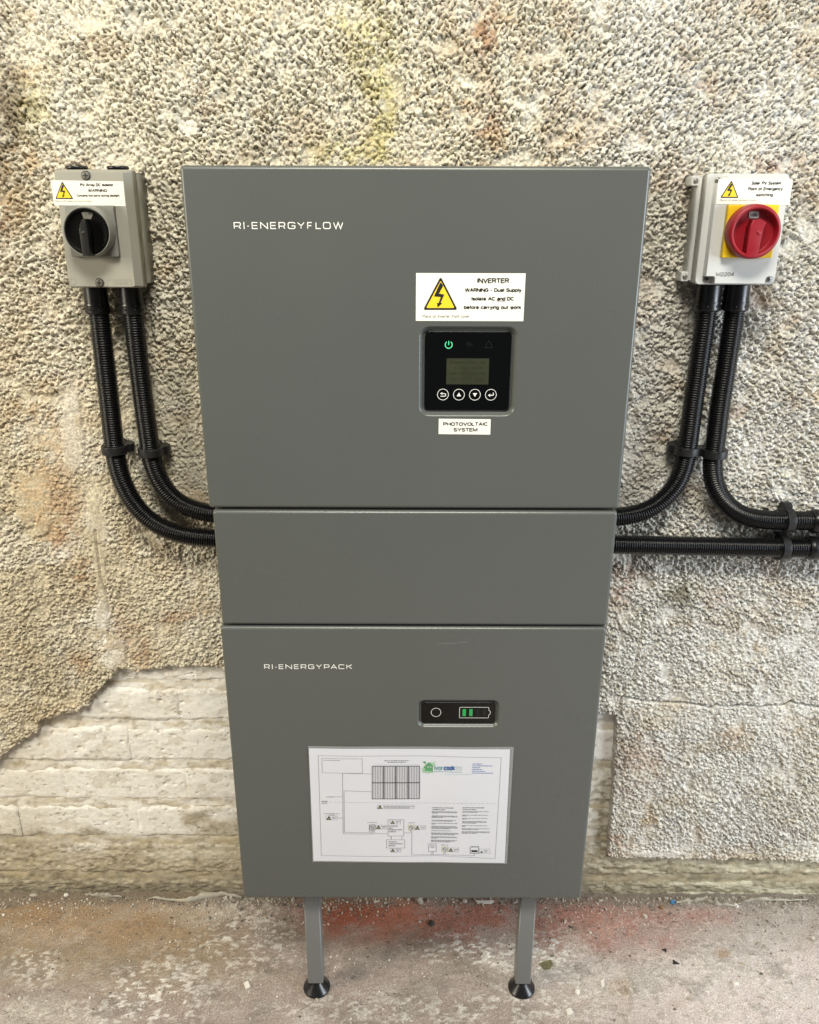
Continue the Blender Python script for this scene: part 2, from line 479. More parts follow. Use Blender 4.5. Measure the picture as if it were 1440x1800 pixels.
# hairline cracks
crack = np.array([[P(a, b, 1.232).x, P(a, b, 1.232).z] for a, b in [(1095, 1228), (1112, 1232), (1130, 1235), (1165, 1239), (1200, 1240), (1228, 1243), (1250, 1247), (1262, 1243), (1280, 1246), (1310, 1243), (1335, 1247), (1360, 1244), (1382, 1244), (1393, 1238), (1420, 1243), (1445, 1248), (1600, 1252)]])
crack2 = np.array([[P(a, b, 1.232).x, P(a, b, 1.232).z] for a, b in [(1134, 1075), (1130, 1110), (1124, 1140), (1117, 1180), (1112, 1200), (1098, 1215), (1095, 1228), (1090, 1258)]])
crack3 = np.array([[P(a, b, 1.232).x, P(a, b, 1.232).z] for a, b in [(1152, 580), (1150, 620), (1187, 590), (1186, 630), (1183, 680)]])
crack4 = np.array([[P(a, b, 1.232).x, P(a, b, 1.232).z] for a, b in [(166, 935), (170, 975), (176, 1020), (186, 1050), (190, 1080)]])
for cpts, deep in ((crack, 0.016), (crack2, 0.006), (crack4, 0.0035)):
    i0, i1 = np.searchsorted(xs, [cpts[:, 0].min() - .01, cpts[:, 0].max() + .01]); j0, j1 = np.searchsorted(zs, [cpts[:, 1].min() - .01, cpts[:, 1].max() + .01])
    w = (slice(j0, j1), slice(i0, i1))
    cr = seg_dist(X[w], Z[w], cpts) + 0.0008 * (vnoise(X[w] / 0.004, Z[w] / 0.004, 66) - 0.5)
    relief[w] -= deep * np.exp(-(cr / 0.0018) ** 2)
Y = 1.2402 - relief
cov = np.ones_like(X); jr = np.searchsorted(zs, 0.78)
cov[:jr] = coverage(X[:jr], Z[:jr])
t = sstep(-0.0005, 0.003, cov)
Y = Y * t + (1.262) * (1 - t)
keep = (cov > -0.003) & ~((X > -0.235) & (X < 0.247) & (Z > 0.262) & (Z < 1.272))   # nothing behind the closed back of the cabinet

# colours mostly the paint's own: cream coat, washed and stained in patches
f1 = low(0.25, 0.25, 101, 5); f2 = low(0.06, 0.06, 102); f3 = low(0.025, 0.025, 103, 4, 2); f4 = fbm(X / 0.010, Z / 0.010, 104, 3)
col = np.ones(X.shape + (3,)) * np.array((0.675, 0.63, 0.51))
col = mix(col, (0.65, 0.635, 0.59), sstep(800, 1180, PX) * 0.9)  # greyer right side, the cool light there partly put into the paint
col = mix(col, (0.54, 0.47, 0.335), sstep(420, 150, PX) * sstep(520, 820, PY) * 0.75)
col = mix(col, (0.67, 0.64, 0.555), sstep(0.52, 0.68, f2) * 0.6)
col = mix(col, (0.52, 0.47, 0.36), sstep(0.55, 0.72, f1) * 0.3)
col = mix(col, (0.46, 0.41, 0.30), sstep(0.56, 0.72, f3) * 0.22)
col = mix(col, (0.46, 0.32, 0.18), sstep(0.60, 0.72, low(0.05, 0.05, 107, 5, 2)) * 0.25)
RUST, YEL, GREY, WHITE, TAN, OLIVE, PINK = (0.38, 0.21, 0.11), (0.56, 0.50, 0.22), (0.24, 0.20, 0.14), (0.76, 0.74, 0.68), (0.58, 0.44, 0.27), (0.15, 0.14, 0.085), (0.46, 0.30, 0.23)
stains = [(855, 20, 22, 30, RUST, .7), (850, 65, 24, 28, RUST, .9), (852, 205, 26, 34, RUST, .8), (880, 245, 26, 20, TAN, .7), (900, 35, 16, 10, TAN, .7), (830, 185, 20, 12, TAN, .7),
          (645, 60, 40, 60, YEL, .55), (660, 120, 30, 60, YEL, .7), (675, 215, 22, 60, YEL, .8), (640, 270, 50, 26, YEL, .7), (575, 265, 40, 22, YEL, .4), (595, 40, 20, 16, YEL, .5),
          (18, 190, 30, 50, GREY, 1.1), (2, 280, 30, 110, GREY, 1.2), (10, 120, 24, 50, GREY, .7), (42, 30, 20, 12, TAN, .7), (60, 130, 30, 14, TAN, .7), (62, 190, 26, 50, YEL, .5), (50, 285, 42, 30, TAN, .85), (26, 355, 26, 40, TAN, .7), (5, 420, 16, 50, RUST, .5),
          (40, 560, 60, 40, TAN, .35), (30, 720, 36, 18, TAN, .7), (70, 760, 30, 70, TAN, .5), (100, 830, 26, 70, RUST, .45), (108, 905, 28, 45, RUST, .5), (105, 950, 26, 22, RUST, .65), (130, 1000, 30, 22, RUST, .45), (58, 870, 32, 52, TAN, .9), (78, 925, 22, 20, TAN, .7),
          (150, 1028, 20, 24, RUST, .5), (200, 1100, 14, 30, RUST, .75), (215, 1120, 30, 24, RUST, .5), (246, 1150, 12, 34, RUST, .6), (140, 1168, 16, 18, RUST, .6), (230, 1170, 30, 12, TAN, .6),
          (178, 1085, 16, 32, WHITE, .95), (192, 1140, 22, 40, WHITE, .9), (110, 975, 14, 10, WHITE, .8), (225, 1190, 12, 18, WHITE, .5), (130, 1110, 40, 30, WHITE, .4), (328, 222, 16, 12, WHITE, .8), (125, 700, 24, 110, WHITE, .35),
          (330, 1080, 30, 8, RUST, .45), (300, 1090, 24, 6, RUST, .5), (340, 880, 30, 16, TAN, .8), (225, 400, 24, 50, GREY, .3), (275, 430, 14, 30, GREY, .35), (290, 480, 20, 20, TAN, .6),
          (1190, 1055, 26, 22, OLIVE, .65), (1205, 1040, 16, 22, OLIVE, .5), (1085, 1030, 26, 40, PINK, .6), (1125, 1010, 20, 20, RUST, .35), (1180, 772, 16, 10, OLIVE, .8), (1170, 765, 14, 16, RUST, .5), (1260, 1055, 20, 16, PINK, .5),
          (1340, 1145, 12, 12, TAN, .6), (1405, 1060, 12, 10, TAN, .5), (1300, 725, 16, 12, RUST, .45), (1420, 700, 26, 16, TAN, .6), (1400, 710, 14, 12, RUST, .45), (1360, 300, 26, 12, RUST, .4), (1360, 285, 40, 16, PINK, .5), (1430, 350, 16, 20, TAN, .5),
          (1195, 400, 14, 18, GREY, .6), (1330, 525, 20, 14, PINK, .5), (1400, 560, 22, 14, RUST, .3), (1090, 1490, 26, 24, RUST, .65), (1110, 1350, 50, 50, PINK, .5), (1140, 1440, 20, 18, TAN, .7), (1190, 1405, 20, 12, TAN, .6), (1180, 1240, 30, 12, TAN, .5), (1300, 1300, 30, 22, TAN, .5),
          (1290, 1300, 20, 12, RUST, .4), (1400, 1280, 30, 20, TAN, .4), (1250, 1510, 160, 12, TAN, .5), (1350, 1470, 60, 30, GREY, .25), (1100, 1320, 20, 50, GREY, .35), (1425, 1250, 26, 9, WHITE, .9), (1150, 1500, 50, 10, WHITE, .7), (1120, 1180, 60, 60, WHITE, .3), (1330, 950, 60, 40, GREY, .25),
          (1010, 60, 14, 8, TAN, .6), (930, 160, 16, 10, TAN, .6), (1000, 250, 30, 20, TAN, .4), (1290, 90, 14, 10, TAN, .5), (1240, 150, 16, 10, PINK, .4), (480, 250, 60, 20, GREY, .2), (250, 60, 40, 20, GREY, .2), (120, 1250, 80, 14, TAN, .4), (60, 1180, 60, 50, OLIVE, .15), (40, 1080, 50, 60, OLIVE, .12)]
STAIN = 0.80
for a, b, rx, ry, c, s in stains:
    w = window(a, b, rx * 1.15, ry * 1.15)
    nn = sstep(0.36, 0.66, f4[w] * 0.65 + f3[w] * 0.35)
    col[w] = mix(col[w], c, np.clip(blob(PX[w], PY[w], (a, b, rx * 1.15, ry * 1.15), nn) * s * STAIN, 0, 0.85))
idm = np.where(a0 > np.maximum(a1, a2), id0, np.where(a1 > a2, id1, id2))
col *= (0.84 + 0.30 * idm)[..., None]
col = mix(col, (0.62, 0.60, 0.56), (1 - sstep(0.001, 0.004, cov)) * 0.5)
col = np.clip(col, 0.02, 0.85)

wall = root("wall", (0, 1.25, 0), "cream painted roughcast wall with broken render over white bricks", "wall")
wall["kind"] = "structure"
ORIGIN[wall] = Vector((0, 0, 0)); wall.location = (0, 0, 0)
grid_mesh("roughcast_render", X, Y, Z, keep, col, M_WALL, wall)

# courses of painted brick behind the roughcast
row_px = [1142, 1204, 1273, 1345, 1412, 1477, 1541]
row_z = [P(200, y, BRICK_Y).z for y in row_px] + [-0.03]
pitch = 0.2265
jx0 = P(135, 1508, BRICK_Y).x
jx1 = P(226, 1309, BRICK_Y).x

def brick_color(x, z, px, py, seed):
    g1 = fbm(x / 0.05, z / 0.03, 301, 4); g2 = fbm(x / 0.012, z / 0.008, 302, 4); g3 = fbm(x / 0.2, z / 0.09, 303, 3); g4 = fbm(x / 0.09, z / 0.012, 304, 4)
    c = np.ones(x.shape + (3,)) * np.array((0.83, 0.815, 0.77))
    c = mix(c, (0.58, 0.54, 0.46), sstep(0.50, 0.72, g1) * 0.28)
    c = mix(c, (0.64, 0.60, 0.51), sstep(160, 20, px) * 0.5)
    # grime creeping up from the floor, with an uneven upper limit
    low = sstep(1425, 1500, py + 90 * (g3 - 0.5) + 60 * (g1 - 0.5))
    c = mix(c, (0.40, 0.345, 0.24), low * 0.9)
    g5 = fbm(x / 0.006, z / 0.005, 305, 4)
    c = mix(c, (0.20, 0.165, 0.11), low * sstep(0.46, 0.64, g2 * 0.3 + g1 * 0.3 + g5 * 0.4) * 0.75)
    c = mix(c, (0.62, 0.57, 0.42), low * sstep(0.56, 0.66, g4) * 0.35)
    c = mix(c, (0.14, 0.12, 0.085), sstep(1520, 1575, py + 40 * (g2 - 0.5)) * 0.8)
    c = mix(c, (0.26, 0.21, 0.13), sstep(0.72, 0.78, g2) * 0.5)
    right = sstep(1000, 1060, px)
    c = mix(c, (0.40, 0.36, 0.25), right * sstep(1300, 1390, py) * 0.65)
    c = mix(c, (0.20, 0.17, 0.11), right * sstep(1300, 1400, py) * sstep(0.50, 0.62, g2) * 0.7)
    c = mix(c, (0.66, 0.62, 0.47), right * sstep(1505, 1530, py) * sstep(0.53, 0.60, g4) * 0.7)
    return np.clip(c, 0.02, 0.85)

nbrick = 0
for ri in range(len(row_z) - 1):
    zt, zb = row_z[ri], row_z[ri + 1]
    mort = 0.0075
    z1, z0 = zt - mort, zb + mort
    off = jx0 if ri % 2 == 1 else jx0 + pitch / 2
    if ri in (2, 4): off = jx1
    k0 = math.floor((-1.2 - off) / pitch)
    for k in range(k0, k0 + 12):
        x0 = off + k * pitch + 0.0010; x1 = off + (k + 1) * pitch - 0.0010
        gx, gz = np.meshgrid(np.linspace(x0, x1, 8), np.linspace(z0, z1, 5))
        if coverage(gx, gz).min() > 0.004 or x1 < -1.15 or x0 > 1.15: continue
        wob = lambda q: 0.0022 * (hash2(np.array([k + 50.0]), np.array([ri + q]), 7)[0] - 0.5)
        x0 += wob(1); x1 += wob(2); z0b = z0 + wob(3); z1b = z1 + wob(4); dy = wob(5) * 1.2
        nx, nz = 110, 36
        u, v = np.meshgrid(np.linspace(-0.012, 1.012, nx), np.linspace(-0.03, 1.03, nz))
        bx, bz = x0 + u * (x1 - x0), z0b + v * (z1b - z0b)
        en = 0.007 * (fbm(bx / 0.02, bz / 0.02, 321 + ri, 3) - 0.5)
        ed = np.minimum(bz - z0b, z1b - bz) + en
        ex = np.minimum(bx - x0, x1 - bx) * 1.6 + en + 0.002
        prof = sstep(-0.004, 0.008, ed)
        lowz = sstep(0.16, 0.05, bz)
        h = 0.0016 * (fbm(bx / 0.03, bz / 0.02, 331, 4) - 0.5) + (0.0008 + 0.005 * lowz) * (fbm(bx / 0.012, bz / 0.006, 332, 4) - 0.5)
        pit = lumps(bx / 0.03, bz / 0.02, 341 + ri, 0.05, 0.16)[0]
        fl_ = sstep(0.625, 0.65, fbm(bx / 0.030, bz / 0.018, 361, 5) + 0.10 * sstep(0.010, 0.0, ed))
        cr_ = np.exp(-((fbm(bx / 0.05, bz / 0.03, 371 + ri, 5) - 0.5) / 0.006) ** 2) * sstep(0.5, 0.6, fbm(bx / 0.08, bz / 0.05, 373, 3))
        h -= 0.0006 * fl_ + 0.0022 * cr_
        h -= 0.0035 * pit * (hash2(np.floor(bx / 0.03), np.floor(bz / 0.02), 345) > 0.6)
        by = BRICK_Y + dy - h + (1 - prof) * 0.0042 + (1 - sstep(-0.004, 0.006, ex)) * 0.0030 * fbm(bx / 0.02 + k, bz / 0.015, 375, 2)
        qx, qy = to_px(bx, np.full_like(bx, BRICK_Y), bz)
        bc = brick_color(bx, bz, qx, qy, ri)
        bc = mix(bc, (0.46, 0.39, 0.27), fl_ * 0.28)
        bc = mix(bc, (0.22, 0.18, 0.12), cr_ * 0.6)
        grid_mesh("brick", bx, by, bz, None, bc, M_BRICK, wall)
        nbrick += 1

xm = np.arange(-1.2, 1.2, 0.004); zm = np.arange(-0.01, 0.62, 0.004)
bx, bz = np.meshgrid(xm, zm)
by = BRICK_Y + 0.0022 - 0.0040 * (fbm(bx / 0.014, bz / 0.008, 351, 4) - 0.5) - 0.002 * (fbm(bx / 0.08, bz / 0.05, 352, 3) - 0.5)
qx, qy = to_px(bx, np.full_like(bx, BRICK_Y), bz)
mc = brick_color(bx, bz, qx, qy, 0)
mg = fbm(bx / 0.03, bz / 0.006, 353, 4)
mc = mix(mc, (0.50, 0.42, 0.27), sstep(0.44, 0.66, mg) * 0.6)
mc = mix(mc, (0.28, 0.22, 0.13), sstep(0.60, 0.72, fbm(bx / 0.012, bz / 0.006, 354, 4)) * 0.5)
grid_mesh("mortar", bx, by, bz, coverage(bx, bz) < 0.03, mc, M_BRICK, wall)

# paint and plaster curling away at the foot of the wall
def peel(pts_px, height, seed, mat_):
    rng = np.random.default_rng(seed)
    base = [P(a, b, z=0.0) for a, b in pts_px]
    mb = MB(); top = []; bot = []; n = 40
    for i in range(n + 1):
        q = i / n * (len(base) - 1); j = min(int(q), len(base) - 2); p = base[j].lerp(base[j + 1], q - j)
        hh = height * (0.45 + 0.55 * math.sin(math.pi * i / n)) * (0.7 + 0.6 * vnoise(np.array([i * 0.35]), np.array([seed * 1.0]), 3)[0])
        c = 0.004 * vnoise(np.array([i * 0.3]), np.array([seed + 5.0]), 4)[0]
        bot.append((p.x, p.y + 0.004, -0.001)); top.append((p.x, p.y - c, hh))
    thick = 0.0035
    o = bot + top + [(p[0], p[1] + thick, p[2]) for p in bot] + [(p[0], p[1] + thick, p[2]) for p in top]
    m = n + 1
    fs = [(i, i + 1, m + i + 1, m + i) for i in range(n)] + [(2 * m + i + 1, 2 * m + i, 3 * m + i, 3 * m + i + 1) for i in range(n)] + [(m + i, m + i + 1, 3 * m + i + 1, 3 * m + i) for i in range(n)]
    mb.add(o, fs)
    return mk("peeling_strip", mb, mat_, wall)
peel([(262, 1582), (300, 1587), (330, 1590), (360, 1583), (395, 1578), (425, 1582)], 0.017, 3, M_PEEL)
peel([(150, 1577), (180, 1581), (215, 1580)], 0.013, 4, M_PEEL)
peel([(1188, 1591), (1220, 1589), (1240, 1588), (1262, 1596), (1295, 1597)], 0.015, 6, M_PEEL)
peel([(1290, 1594), (1320, 1588), (1370, 1587), (1420, 1585)], 0.012, 8, M_PEEL)

# ------------------------------------------------------------------ the floor
xs = fine_axis(-0.92, 0.92, 0.0024, -1.75, 1.75, 0.02)
ys = fine_axis(0.86, 1.275, 0.0024, -1.2, 1.275, 0.03)
FX, FY = np.meshgrid(xs, ys)
qx, qy = to_px(FX, FY, np.zeros_like(FX))
g1 = fbm(FX / 0.2, FY / 0.12, 401, 4); g2 = fbm(FX / 0.05, FY / 0.04, 402, 5); g3 = fbm(FX / 0.015, FY / 0.015, 403, 4); g4 = fbm(FX / 0.008, FY / 0.004, 404, 4)
FZ = 0.004 * (g1 - 0.5) + 0.0022 * (g2 - 0.5) + 0.0016 * (g3 - 0.5) + 0.0008 * (g4 - 0.5)
ll, li = lumps(FX / 0.010, FY / 0.010, 421, 0.12, 0.34)
FZ += 0.0014 * ll * sstep(0.45, 0.6, g2)
FZ *= sstep(0.5, 0.7, FY) * 0.9 + 0.1
fc = np.ones(FX.shape + (3,)) * np.array((0.29, 0.238, 0.208))
fc = mix(fc, (0.54, 0.47, 0.445), sstep(840, 1280, qx + 160 * (g1 - 0.5)) * sstep(1600, 1700, qy + 60 * (g2 - 0.5)) * 0.9)  # paler, pinker right side, doorway light partly put into the floor colour
fc = mix(fc, (0.225, 0.172, 0.105), sstep(560, 300, qx) * sstep(1780, 1640, qy + 70 * (g1 - 0.5)) * 0.85)
fc = mix(fc, (0.17, 0.15, 0.13), sstep(0.50, 0.68, g2) * 0.5)
fc = mix(fc, (0.40, 0.37, 0.33), sstep(0.56, 0.66, fbm(FX / 0.035, FY / 0.018, 441, 5)) * 0.22)
fc = mix(fc, (0.45, 0.42, 0.38), sstep(0.58, 0.72, g1) * 0.4)
RED, DRED, OR = (0.36, 0.155, 0.11), (0.26, 0.07, 0.04), (0.275, 0.18, 0.10)
nz = 0.15 + 0.85 * sstep(0.42, 0.55, g2 * 0.40 + g3 * 0.35 + g4 * 0.25)
for a, b, rx, ry, c, s in [(640, 1598, 100, 36, DRED, 1.15), (600, 1610, 40, 30, DRED, .8), (760, 1603, 110, 32, DRED, .8), (760, 1615, 120, 30, RED, .7), (880, 1610, 90, 40, RED, .9), (1010, 1625, 80, 40, RED, .7), (1130, 1630, 70, 34, RED, .6), (1240, 1615, 50, 18, RED, .55), (1100, 1660, 80, 26, RED, .3),
                           (1270, 1677, 12, 8, OR, .8), (1090, 1740, 20, 22, OR, .6), (1190, 1765, 14, 8, OR, .4), (190, 1610, 150, 40, OR, .7), (260, 1640, 90, 40, OR, .5), (60, 1620, 80, 50, OR, .45), (40, 1600, 60, 20, OR, .5), (690, 1640, 110, 16, RED, .4)]:
    fc = mix(fc, c, np.clip(blob(qx, qy, (a, b, rx * 1.1, ry * 1.1), nz) * s * 0.85, 0, 0.9))
# chalky scuffs and plaster dust
dust = sstep(0.50, 0.62, g4 * 0.55 + g3 * 0.45)
for a, b, rx, ry, s in [(270, 1750, 70, 40, .8), (340, 1690, 60, 30, .35), (445, 1640, 60, 60, .55), (860, 1675, 80, 22, .9), (960, 1675, 50, 28, .8), (780, 1665, 60, 16, .5), (700, 1780, 100, 30, .45), (60, 1700, 40, 30, .5), (900, 1770, 90, 30, .4), (1000, 1760, 80, 40, .35), (1350, 1750, 160, 60, .4), (160, 1780, 160, 20, .35), (1180, 1640, 120, 30, .25), (540, 1770, 60, 20, .3)]:
    fc = mix(fc, (0.66, 0.63, 0.58), np.clip(blob(qx, qy, (a, b, rx * 1.2, ry * 1.2), nz) * s * dust * 1.15, 0, 0.9))
fc = mix(fc, (0.16, 0.13, 0.10), sstep(0.62, 0.70, g3) * 0.35)
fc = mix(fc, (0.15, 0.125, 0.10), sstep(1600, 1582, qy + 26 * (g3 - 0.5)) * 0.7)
fc = np.clip(fc, 0.02, 0.8)
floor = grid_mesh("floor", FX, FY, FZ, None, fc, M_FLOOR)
floor["kind"] = "structure"; floor["label"] = "dusty concrete floor with worn red paint along the wall"; floor["category"] = "floor"

def floor_z(x, y):
    a = np.array([x]); b = np.array([y])
    z = 0.004 * (fbm(a / 0.2, b / 0.12, 401, 4) - 0.5) + 0.0022 * (fbm(a / 0.05, b / 0.04, 402, 5) - 0.5) + 0.0016 * (fbm(a / 0.015, b / 0.015, 403, 4) - 0.5)
    return float(z[0])

# ------------------------------------------------------------------ lettering
def arc(cx, cy, r, a0, a1, n=4):
    return [(cx + r * math.cos(math.radians(a0 + (a1 - a0) * i / n)), cy + r * math.sin(math.radians(a0 + (a1 - a0) * i / n))) for i in range(n + 1)]
def el(cx, cy, rx, ry, a0, a1, n=8):
    return [(cx + rx * math.cos(math.radians(a0 + (a1 - a0) * i / n)), cy + ry * math.sin(math.radians(a0 + (a1 - a0) * i / n))) for i in range(n + 1)]
XH = 0.72
def bowl(x, w, n=14): return el(x + w / 2, XH / 2, w / 2, XH / 2, 0, 360, n)
SANS = {   # plain grotesque type: width, strokes (cap height 1)
    ' ': (.28, []), '-': (.26, [[(0, .38), (.26, .38)]]), '(': (.16, [el(.3, .35, .3, .6, 125, 235)]), ')': (.16, [el(-.14, .35, .3, .6, 55, -55)]),
    'A': (.74, [[(0, 0), (.37, 1), (.74, 0)], [(.13, .34), (.61, .34)]]),
    'C': (.70, [el(.36, .5, .36, .5, 40, 320, 14)]), 'D': (.66, [[(0, 0), (0, 1), (.3, 1)] + el(.3, .5, .36, .5, 90, -90, 10) + [(0, 0)]]),
    'E': (.56, [[(.56, 1), (0, 1), (0, 0), (.57, 0)], [(0, .53), (.5, .53)]]), 'G': (.74, [el(.37, .5, .37, .5, 42, 330, 14) + [(.72, .46), (.42, .46)]]),
    'H': (.66, [[(0, 0), (0, 1)], [(.66, 0), (.66, 1)], [(0, .53), (.66, .53)]]), 'I': (.06, [[(.03, 0), (.03, 1)]]), 'L': (.5, [[(0, 1), (0, 0), (.5, 0)]]),
    'M': (.76, [[(0, 0), (0, 1), (.38, .05), (.76, 1), (.76, 0)]]), 'N': (.66, [[(0, 0), (0, 1), (.66, 0), (.66, 1)]]), 'O': (.76, [el(.38, .5, .38, .5, 0, 360, 18)]),
    'P': (.6, [[(0, 0), (0, 1), (.34, 1)] + el(.34, .74, .26, .26, 90, -90, 8) + [(0, .48)]]), 'R': (.64, [[(0, 0), (0, 1), (.36, 1)] + el(.36, .75, .26, .25, 90, -90, 8) + [(0, .5)], [(.38, .5), (.64, 0)]]),
    'S': (.6, [el(.3, .75, .27, .25, 20, 250, 9) + el(.3, .26, .3, .26, 75, -160, 10)]), 'T': (.62, [[(0, 1), (.62, 1)], [(.31, 1), (.31, 0)]]), 'V': (.7, [[(0, 1), (.35, 0), (.7, 1)]]),
    'W': (1.0, [[(0, 1), (.24, 0), (.5, 1), (.76, 0), (1.0, 1)]]), 'Y': (.68, [[(0, 1), (.34, .45), (.68, 1)], [(.34, .45), (.34, 0)]]),
    'a': (.5, [el(.25, .5, .22, .22, 160, 0, 7) + [(.47, 0)], el(.22, .2, .22, .2, 60, 360, 10)]), 'b': (.52, [[(0, 0), (0, 1)], bowl(0, .52)]), 'c': (.46, [el(.25, .36, .25, .36, 45, 315, 10)]),
    'd': (.52, [[(.52, 0), (.52, 1)], bowl(0, .52)]), 'e': (.5, [[(0, .37), (.5, .37)] + el(.25, .36, .25, .36, 0, 312, 12)]), 'f': (.26, [[(.12, 0), (.12, .8)] + el(.26, .84, .14, .16, 180, 90, 4), [(0, XH), (.28, XH)]]),
    'g': (.52, [bowl(0, .52), [(.52, XH), (.52, -.05)] + el(.27, -.05, .25, .22, 0, -160, 7)]), 'h': (.48, [[(0, 0), (0, 1)], el(.24, .46, .24, .26, 180, 0, 8) + [(.48, 0)]]), 'i': (.06, [[(.03, 0), (.03, XH)], [(.03, .88), (.03, 1)]]),
    'k': (.46, [[(0, 0), (0, 1)], [(.44, XH), (.02, .28)], [(.16, .42), (.46, 0)]]), 'l': (.06, [[(.03, 0), (.03, 1)]]), 'm': (.78, [[(0, 0), (0, XH)], el(.195, .5, .195, .22, 180, 0, 8) + [(.39, 0)], el(.585, .5, .195, .22, 180, 0, 8) + [(.78, 0)]]),
    'n': (.48, [[(0, 0), (0, XH)], el(.24, .46, .24, .26, 180, 0, 8) + [(.48, 0)]]), 'o': (.52, [bowl(0, .52)]), 'p': (.52, [[(0, XH), (0, -.28)], bowl(0, .52)]), 'r': (.28, [[(0, 0), (0, XH)], el(.28, .44, .28, .26, 180, 95, 5)]),
    's': (.46, [el(.23, .53, .2, .19, 20, 250, 8) + el(.23, .19, .23, .19, 75, -160, 9)]), 't': (.26, [[(.12, .95), (.12, .14)] + el(.26, .14, .14, .14, 180, 270, 4), [(0, XH), (.28, XH)]]), 'u': (.48, [[(0, XH), (0, .26)] + el(.24, .26, .24, .26, 180, 360, 8), [(.48, XH), (.48, 0)]]),
    'v': (.46, [[(0, XH), (.23, 0), (.46, XH)]]), 'w': (.7, [[(0, XH), (.18, 0), (.35, XH), (.52, 0), (.7, XH)]]), 'y': (.46, [[(0, XH), (.23, .02)], [(.46, XH), (.18, -.22), (.02, -.28)]]),
    '2': (.54, [el(.27, .72, .26, .28, 170, -30, 8) + [(0, 0), (.56, 0)]]), '0': (.54, [el(.27, .5, .27, .5, 0, 360, 16)]), '4': (.56, [[(.42, 0), (.42, 1), (0, .26), (.56, .26)]]),
}
_lift = [0]
def text(mb, s, px0, px1, py_top, py_base, Y, m=0, weight=0.15, gap=0.19, slant=0.0, surface=None):
    """set one line of type so that it fills the given extent (photograph pixels on plane Y)"""
    A, B = P(px0, py_base, Y), P(px1, py_base, Y); T = P((px0 + px1) / 2, py_top, Y)
    H = T.z - (A.z + B.z) / 2; sk = (B.z - A.z) / (B.x - A.x)
    adv = sum(SANS[c][0] for c in s) + gap * (len(s) - 1)
    w = weight * H; sx = (B.x - A.x - w) / adv; hh = (H - w)
    x = 0.0
    for c in s:
        wd, strokes = SANS[c]
        for st in strokes:
            _lift[0] = (_lift[0] + 1) % 12
            pts = []
            for p in st:
                X_ = A.x + w / 2 + (x + p[0]) * sx + slant * p[1] * H
                pts.append((X_, A.z + w / 2 + p[1] * hh + (X_ - A.x) * sk))
            clean = [pts[0]] + [q for p, q in zip(pts, pts[1:]) if abs(p[0] - q[0]) + abs(p[1] - q[1]) > 1e-7]
            yy = Y - 4e-6 * _lift[0]
            mb.ribbon(clean, w, yy, m, False, (lambda x_, z_: surface(x_, z_) - 4e-6 * _lift[0]) if surface else None)
        x += wd + gap

R_ = 0.24
GLYPH = {
    'R': [[(0, 0), (0, 1)] + arc(1 - R_, 1 - R_, R_, 90, 0) + arc(1 - R_, .40 + R_ * .8, R_ * .8, 0, -90) + [(0.08, .40)], [(.62, .40), (1, 0)]],
    'I': [[(0, 0), (0, 1)]], '-': [[(0, .4), (1, .4)]],
    'E': [[(1, 1), (0, 1), (0, 0), (1, 0)], [(0, .5), (.93, .5)]],
    'N': [[(0, 0), (0, 1), (1, 0), (1, 1)]],
    'G': [[(.97, .80)] + arc(1 - R_, 1 - R_, R_, 20, 90) + arc(R_, 1 - R_, R_, 90, 180) + arc(R_, R_, R_, 180, 270) + arc(1 - R_, R_, R_, 270, 360) + [(1, .46), (.5, .46)]],
    'Y': [[(0, 1), (.5, .45), (1, 1)], [(.5, .45), (.5, 0)]],
    'F': [[(1, 1), (0, 1), (0, 0)], [(0, .48), (.9, .48)]],
    'L': [[(0, 1), (0, 0), (1, 0)]],
    'O': [arc(1 - R_, 1 - R_, R_, 0, 90) + arc(R_, 1 - R_, R_, 90, 180) + arc(R_, R_, R_, 180, 270) + arc(1 - R_, R_, R_, 270, 360) + [(1, 1 - R_)]],
    'W': [[(0, 1), (.25, 0), (.5, 1), (.75, 0), (1, 1)]],
    'P': [[(0, 0), (0, 1)] + arc(1 - R_, 1 - R_, R_, 90, 0) + arc(1 - R_, .36 + R_ * .8, R_ * .8, 0, -90) + [(0.08, .36)]],
    'A': [[(0, 0), (.5, 1), (1, 0)], [(.2, .3), (.8, .3)]],
    'C': [[(.97, .82)] + arc(1 - R_, 1 - R_, R_, 20, 90) + arc(R_, 1 - R_, R_, 90, 180) + arc(R_, R_, R_, 180, 270) + arc(1 - R_, R_, R_, 270, 340)],
    'K': [[(0, 0), (0, 1)], [(1, 1), (.05, .46)], [(.36, .62), (1, 0)]],
}
def wide_letters(mb, letters, ox, oy, sc, ytop, ybase, Y, w):
    for ch, a, b in letters:
        A = P(ox + a / sc, oy + ybase / sc, Y); B = P(ox + b / sc, oy + ybase / sc, Y); T = P(ox + a / sc, oy + ytop / sc, Y)
        W, H = B.x - A.x - w, T.z - A.z - w
        for st in GLYPH[ch]:
            if ch == 'I': pts = [(A.x + (B.x - A.x) / 2, A.z), (A.x + (B.x - A.x) / 2, T.z)]
            else: pts = [(A.x + w / 2 + p[0] * W, A.z + w / 2 + p[1] * H) for p in st]
            mb.ribbon(pts, w, Y)

def px_poly(mb, pts, Y, m=0):
    mb.poly([(P(a, b, Y).x, P(a, b, Y).z) for a, b in pts], Y, m)

